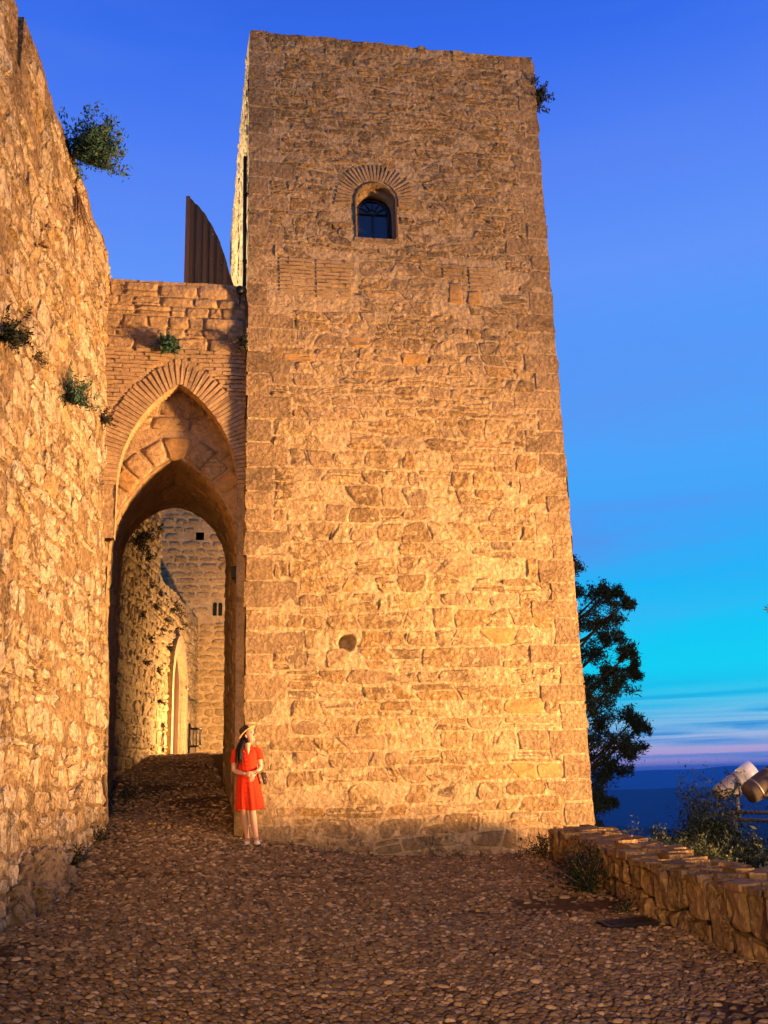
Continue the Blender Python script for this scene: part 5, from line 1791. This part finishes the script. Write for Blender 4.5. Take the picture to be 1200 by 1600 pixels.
# head, turned and lifted to the viewer's right
HC = np.array([0.035, -0.012, 1.555])
HM = np.array(Matrix.Rotation(R(52), 3, 'Z') @ Matrix.Rotation(R(-14), 3, 'X'))
HW = lambda p: (np.asarray(p, float) @ HM.T) + HC + PR
hz = [(-.112, -.035, .026, .030), (-.098, -.030, .045, .048), (-.07, -.018, .058, .068), (-.03, -.004, .067, .083), (.01, 0, .072, .092), (.05, .006, .072, .092), (.085, .012, .058, .074), (.108, .015, .032, .042), (.114, .015, .01, .012)]
hv, hf_ = tube([(0, y, z) for z, y, a, b_ in hz], [(a, b_) for z, y, a, b_ in hz], 20, flat=(1, 0, 0))
body.add(HW(hv), hf_)
nv_, nf_ = tube([(0, -.088, .012), (0, -.099, -.01), (0, -.112, -.03), (0, -.094, -.042)], [.007, .010, .014, .010], 10)
body.add(HW(nv_), nf_)
cv_, cf_ = tube([(0, -.055, -.09), (0, -.078, -.095)], [.024, .014], 10)
body.add(HW(cv_), cf_)
for sg in (-1, 1):
    ev_, ef_ = tube([(sg * .070, .005, -.03), (sg * .078, .012, 0.0), (sg * .074, .012, .022)], [.008, .013, .009], 8)
    body.add(HW(ev_), ef_)
bo = body.build('body', M_SKIN, woman)
rm = bo.modifiers.new('remesh', 'REMESH'); rm.mode = 'VOXEL'; rm.voxel_size = 0.0055; rm.use_smooth_shade = True
sm = bo.modifiers.new('smooth', 'SMOOTH'); sm.factor = 0.5; sm.iterations = 2
for sg in (-1, 1):
    b = MB(); v_, f_ = tube([(sg * .031, -.078, .012), (sg * .031, -.0865, .012)], [(.014, .006), (.008, .004)], 10, flat=(1, 0, 0)); b.add(HW(v_), f_); b.build('eye', M_EYE, woman)
    b = MB(); v_, f_ = tube([(sg * .014, -.087, .030), (sg * .032, -.086, .036), (sg * .05, -.074, .030)], [.003, .004, .002], 6); b.add(HW(v_), f_); b.build('eyebrow', M_HAIR, woman)
b = MB(); v_, f_ = tube([(-.022, -.077, -.064), (0, -.092, -.063), (.022, -.077, -.064)], [.003, .009, .003], 8); b.add(HW(v_), f_); b.build('mouth', M_LIP, woman)

# dress: shirt bodice, gathered skirt, sleeves, collar, buttons
dz = [(1.398, .0, .075, .06), (1.375, -.002, .125, .072), (1.335, -.004, .165, .096), (1.27, -.003, .163, .115), (1.19, 0, .152, .118), (1.11, .0, .142, .108), (1.055, .0, .136, .102), (1.04, .0, .138, .104), (1.0, .0, .150, .112), (.92, .0, .168, .125), (.82, .003, .182, .134), (.70, .008, .190, .142), (.60, .012, .196, .148), (.50, .018, .202, .154), (.485, .018, .198, .150)]
nA = 72
an = np.linspace(0, 2 * np.pi, nA, endpoint=False)
V, Fc = [], []
for k, (z, c, a, b_) in enumerate(dz):
    f_ = np.clip((1.06 - z) / 0.5, 0, 1)
    m_ = 1 + (0.085 * np.cos(9 * an + 0.7) + 0.05 * np.cos(16 * an + 2.0 + z * 3)) * f_ + 0.02 * np.cos(13 * an + z * 9) * (1 - f_)
    zz_ = z + 0.012 * np.cos(an * 2 + 1) * f_
    V.append(np.stack([c + a * m_ * np.cos(an), 0.004 + b_ * m_ * np.sin(an), np.full(nA, z) + 0.015 * np.cos(an * 3 + 1) * f_], 1))
V = np.concatenate(V) + PR
for k in range(len(dz) - 1):
    for j in range(nA):
        j2 = (j + 1) % nA
        Fc.append((k * nA + j, (k + 1) * nA + j, (k + 1) * nA + j2, k * nA + j2))
dress = part('dress', V, Fc, M_DRESS, woman)
for sg, pts in ((-1, [(-.12, 0, 1.355), (-.165, .004, 1.32), (-.185, .008, 1.25), (-.198, .01, 1.185), (-.199, .01, 1.175)]), (1, [(.11, 0, 1.355), (.155, .004, 1.32), (.173, .008, 1.26), (.184, .01, 1.205), (.185, .01, 1.195)])):
    b = MB(); b.tube([W(*p) for p in pts], [.055, .064, .064, .066, .055], 16, cap=False); b.build('sleeve', M_DRESS, dress)
    b = MB(); b.tube([W(*pts[-2]), W(*pts[-1])], [.060, .060], 16, cap=False); b.build('cuff', M_DRESS, dress)
for sg in (-1, 1):
    q = np.array([(sg * .062, -.035, 1.425), (sg * .088, -.055, 1.385), (sg * .07, -.1, 1.33), (sg * .012, -.121, 1.265), (sg * .045, -.082, 1.37)])
    q2 = q + np.array([0, .012, 0])
    b = MB(); b.add(np.concatenate([q, q2]) + PR, [(0, 1, 2, 4), (2, 3, 4), (6, 5, 9, 7), (8, 7, 9), (0, 5, 6, 1), (1, 6, 7, 2), (2, 7, 8, 3), (3, 8, 9, 4), (4, 9, 5, 0)]); b.build('collar', M_DRESS, dress, smooth=False)
for z in (1.23, 1.17, 1.11, .93, .86, .79, .72, .65, .58):
    a, b_ = np.interp(z, [d[0] for d in dz][::-1], [d[2] for d in dz][::-1]), np.interp(z, [d[0] for d in dz][::-1], [d[3] for d in dz][::-1])
    b = MB(); b.tube([W(.012, -b_ * 1.03 + .002, z), W(.012, -b_ * 1.06 - .006, z)], .008, 8); b.build('button', M_BUTTON, dress)
b = MB(); b.tube([W(.142 * math.cos(t), .004 + .108 * math.sin(t), 1.045) for t in np.linspace(0, 2 * math.pi, 40)], .008, 6); b.build('waistband', M_DRESS, dress)

# hair: cap at the back and a long lock over one shoulder
b = MB()
hv, hf_ = tube([(0, .03, -.1), (0, .036, -.06), (0, .032, -.01), (0, .028, .04), (0, .022, .09), (0, .02, .115)], [(.055, .05), (.078, .068), (.082, .078), (.081, .08), (.066, .072), (.03, .035)], 18, flat=(1, 0, 0))
b.add(HW(hv), hf_)
for k in range(16):
    o_ = np.array([rgv.normal(0, .022), rgv.normal(0, .018), rgv.normal(0, .01)])
    p_ = np.array([(-.012, .01, 1.56), (-.045, -.01, 1.49), (-.085, -.045, 1.42), (-.118, -.095, 1.34), (-.125, -.115, 1.25), (-.135, -.118, 1.16 + rgv.normal(0, .03))]) + o_ * np.array([[.6], [.8], [1], [1], [1], [1.1]])
    b.tube(p_ + PR, [.022, .022, .02, .017, .013, .004], 7)
b.build('hair', M_HAIR, woman)

# straw hat, pushed back
HX = np.array([-.60, .22, .77]); HX /= np.linalg.norm(HX)
hb = HC + HX * .052 + np.array([-.004, .0, .004])
ax_, sd_, up_ = basis(HX, (0, 1, 0))
n = 40; a = np.linspace(0, 2 * np.pi, n, endpoint=False)
hat = part('hat', np.zeros((0, 3)), [], M_STRAW, woman)
prof_b = [(.084, .004), (.12, -.004), (.158, -.002), (.160, .003), (.12, .003), (.084, .011)]
V = np.concatenate([hb + PR + HX * h_ + np.outer(np.cos(a) * r_, sd_) + np.outer(np.sin(a) * r_ * 1.04, up_) for r_, h_ in prof_b])
Fc = [(k * n + j, k * n + (j + 1) % n, (k + 1) * n + (j + 1) % n, (k + 1) * n + j) for k in range(len(prof_b) - 1) for j in range(n)]
part('brim', V, Fc, M_STRAW, hat)
prof_c = [(.085, .0), (.083, .04), (.078, .085), (.066, .103), (.035, .094), (.004, .090)]
V = np.concatenate([hb + PR + HX * h_ + np.outer(np.cos(a) * r_, sd_) + np.outer(np.sin(a) * r_ * 1.1, up_) for r_, h_ in prof_c])
Fc = [(k * n + j, k * n + (j + 1) % n, (k + 1) * n + (j + 1) % n, (k + 1) * n + j) for k in range(len(prof_c) - 1) for j in range(n)]
part('crown', V, Fc, M_BAND, hat)
# canvas shoes
for nm, c, t in (('l', (-.03, .07, 0), (-.04, -.11, 0)), ('r', (.092, -.07, 0), (.106, -.255, 0))):
    c, t = np.array(c), np.array(t)
    q = [c + (t - c) * f_ for f_ in (-.12, 0.05, .35, .7, .93, 1.02)]
    hs = [.055, .075, .06, .045, .035, .022]; wd = [.026, .037, .040, .043, .036, .018]
    b = MB(); b.tube([W(x[0], x[1], h_ * .5 + .004) for x, h_ in zip(q, hs)], [(h_ * .58, w_) for h_, w_ in zip(hs, wd)], 14, flat=(0, 0, 1)); sh = b.build('shoe', M_SHOE, woman)
    b = MB(); b.tube([W(x[0], x[1], .008) for x in q], [(.010, w_ * 1.08) for w_ in wd], 14, flat=(0, 0, 1)); b.build('sole', M_SHOE, sh)

woman.rotation_euler = (0, R(-2.0), 0)
# handbag at her hip, strap in her hand
bag = tag(empty('handbag', tuple(W(.2, -.02, .84))), 'small dark leather handbag hanging at the hip of the person in red', 'handbag')
bc = W(.205, -.035, .925)
BM_ = np.array(Matrix.Rotation(R(-14), 3, 'Y'))
def rbox(c, h, nn=5):
    m = MB(); m.box(c, h, BM_); return m
o = rbox(bc, (.028, .06, .085)).build('body', M_LEATHER, bag, smooth=False)
bv = o.modifiers.new('bevel', 'BEVEL'); bv.width = 0.015; bv.segments = 3
o = rbox(bc + np.array([.004, -.004, .035]), (.034, .064, .045)).build('flap', M_LEATHER, bag, smooth=False)
bv = o.modifiers.new('bevel', 'BEVEL'); bv.width = 0.012; bv.segments = 3
b = MB(); b.tube([bc + np.array([.0, -.066, -.002]), bc + np.array([0, -.074, -.002])], .010, 10); b.build('clasp', M_STEEL, bag)
b = MB(); b.tube([bc + np.array([-.01, -.04, .085]), W(.17, -.13, 1.02), W(.10, -.185, 1.02), W(.055, -.18, .99), W(.10, -.15, .99), bc + np.array([-.01, .03, .085])], [.006] * 6, 6); b.build('strap', M_LEATHER, bag)

# ------------------------------------------------------------------ evening air
M_HAZE = bpy.data.materials.new('haze')
M_HAZE.use_nodes = True
hn = M_HAZE.node_tree
hn.nodes.clear()
ho = hn.nodes.new('ShaderNodeOutputMaterial')
hvn = hn.nodes.new('ShaderNodeVolumePrincipled')
hvn.inputs['Color'].default_value = (0.27, 0.50, 1.0, 1)
hvn.inputs['Density'].default_value = 0.00006
hn.links.new(hvn.outputs[0], ho.inputs['Volume'])
b = MB(); b.box((0, 0, -210), (29000, 29000, 280)); hz_ = b.build('haze', M_HAZE, None, smooth=False)
hz_['kind'] = 'stuff'; hz_['label'] = 'pale blue evening haze over the valley and hills'
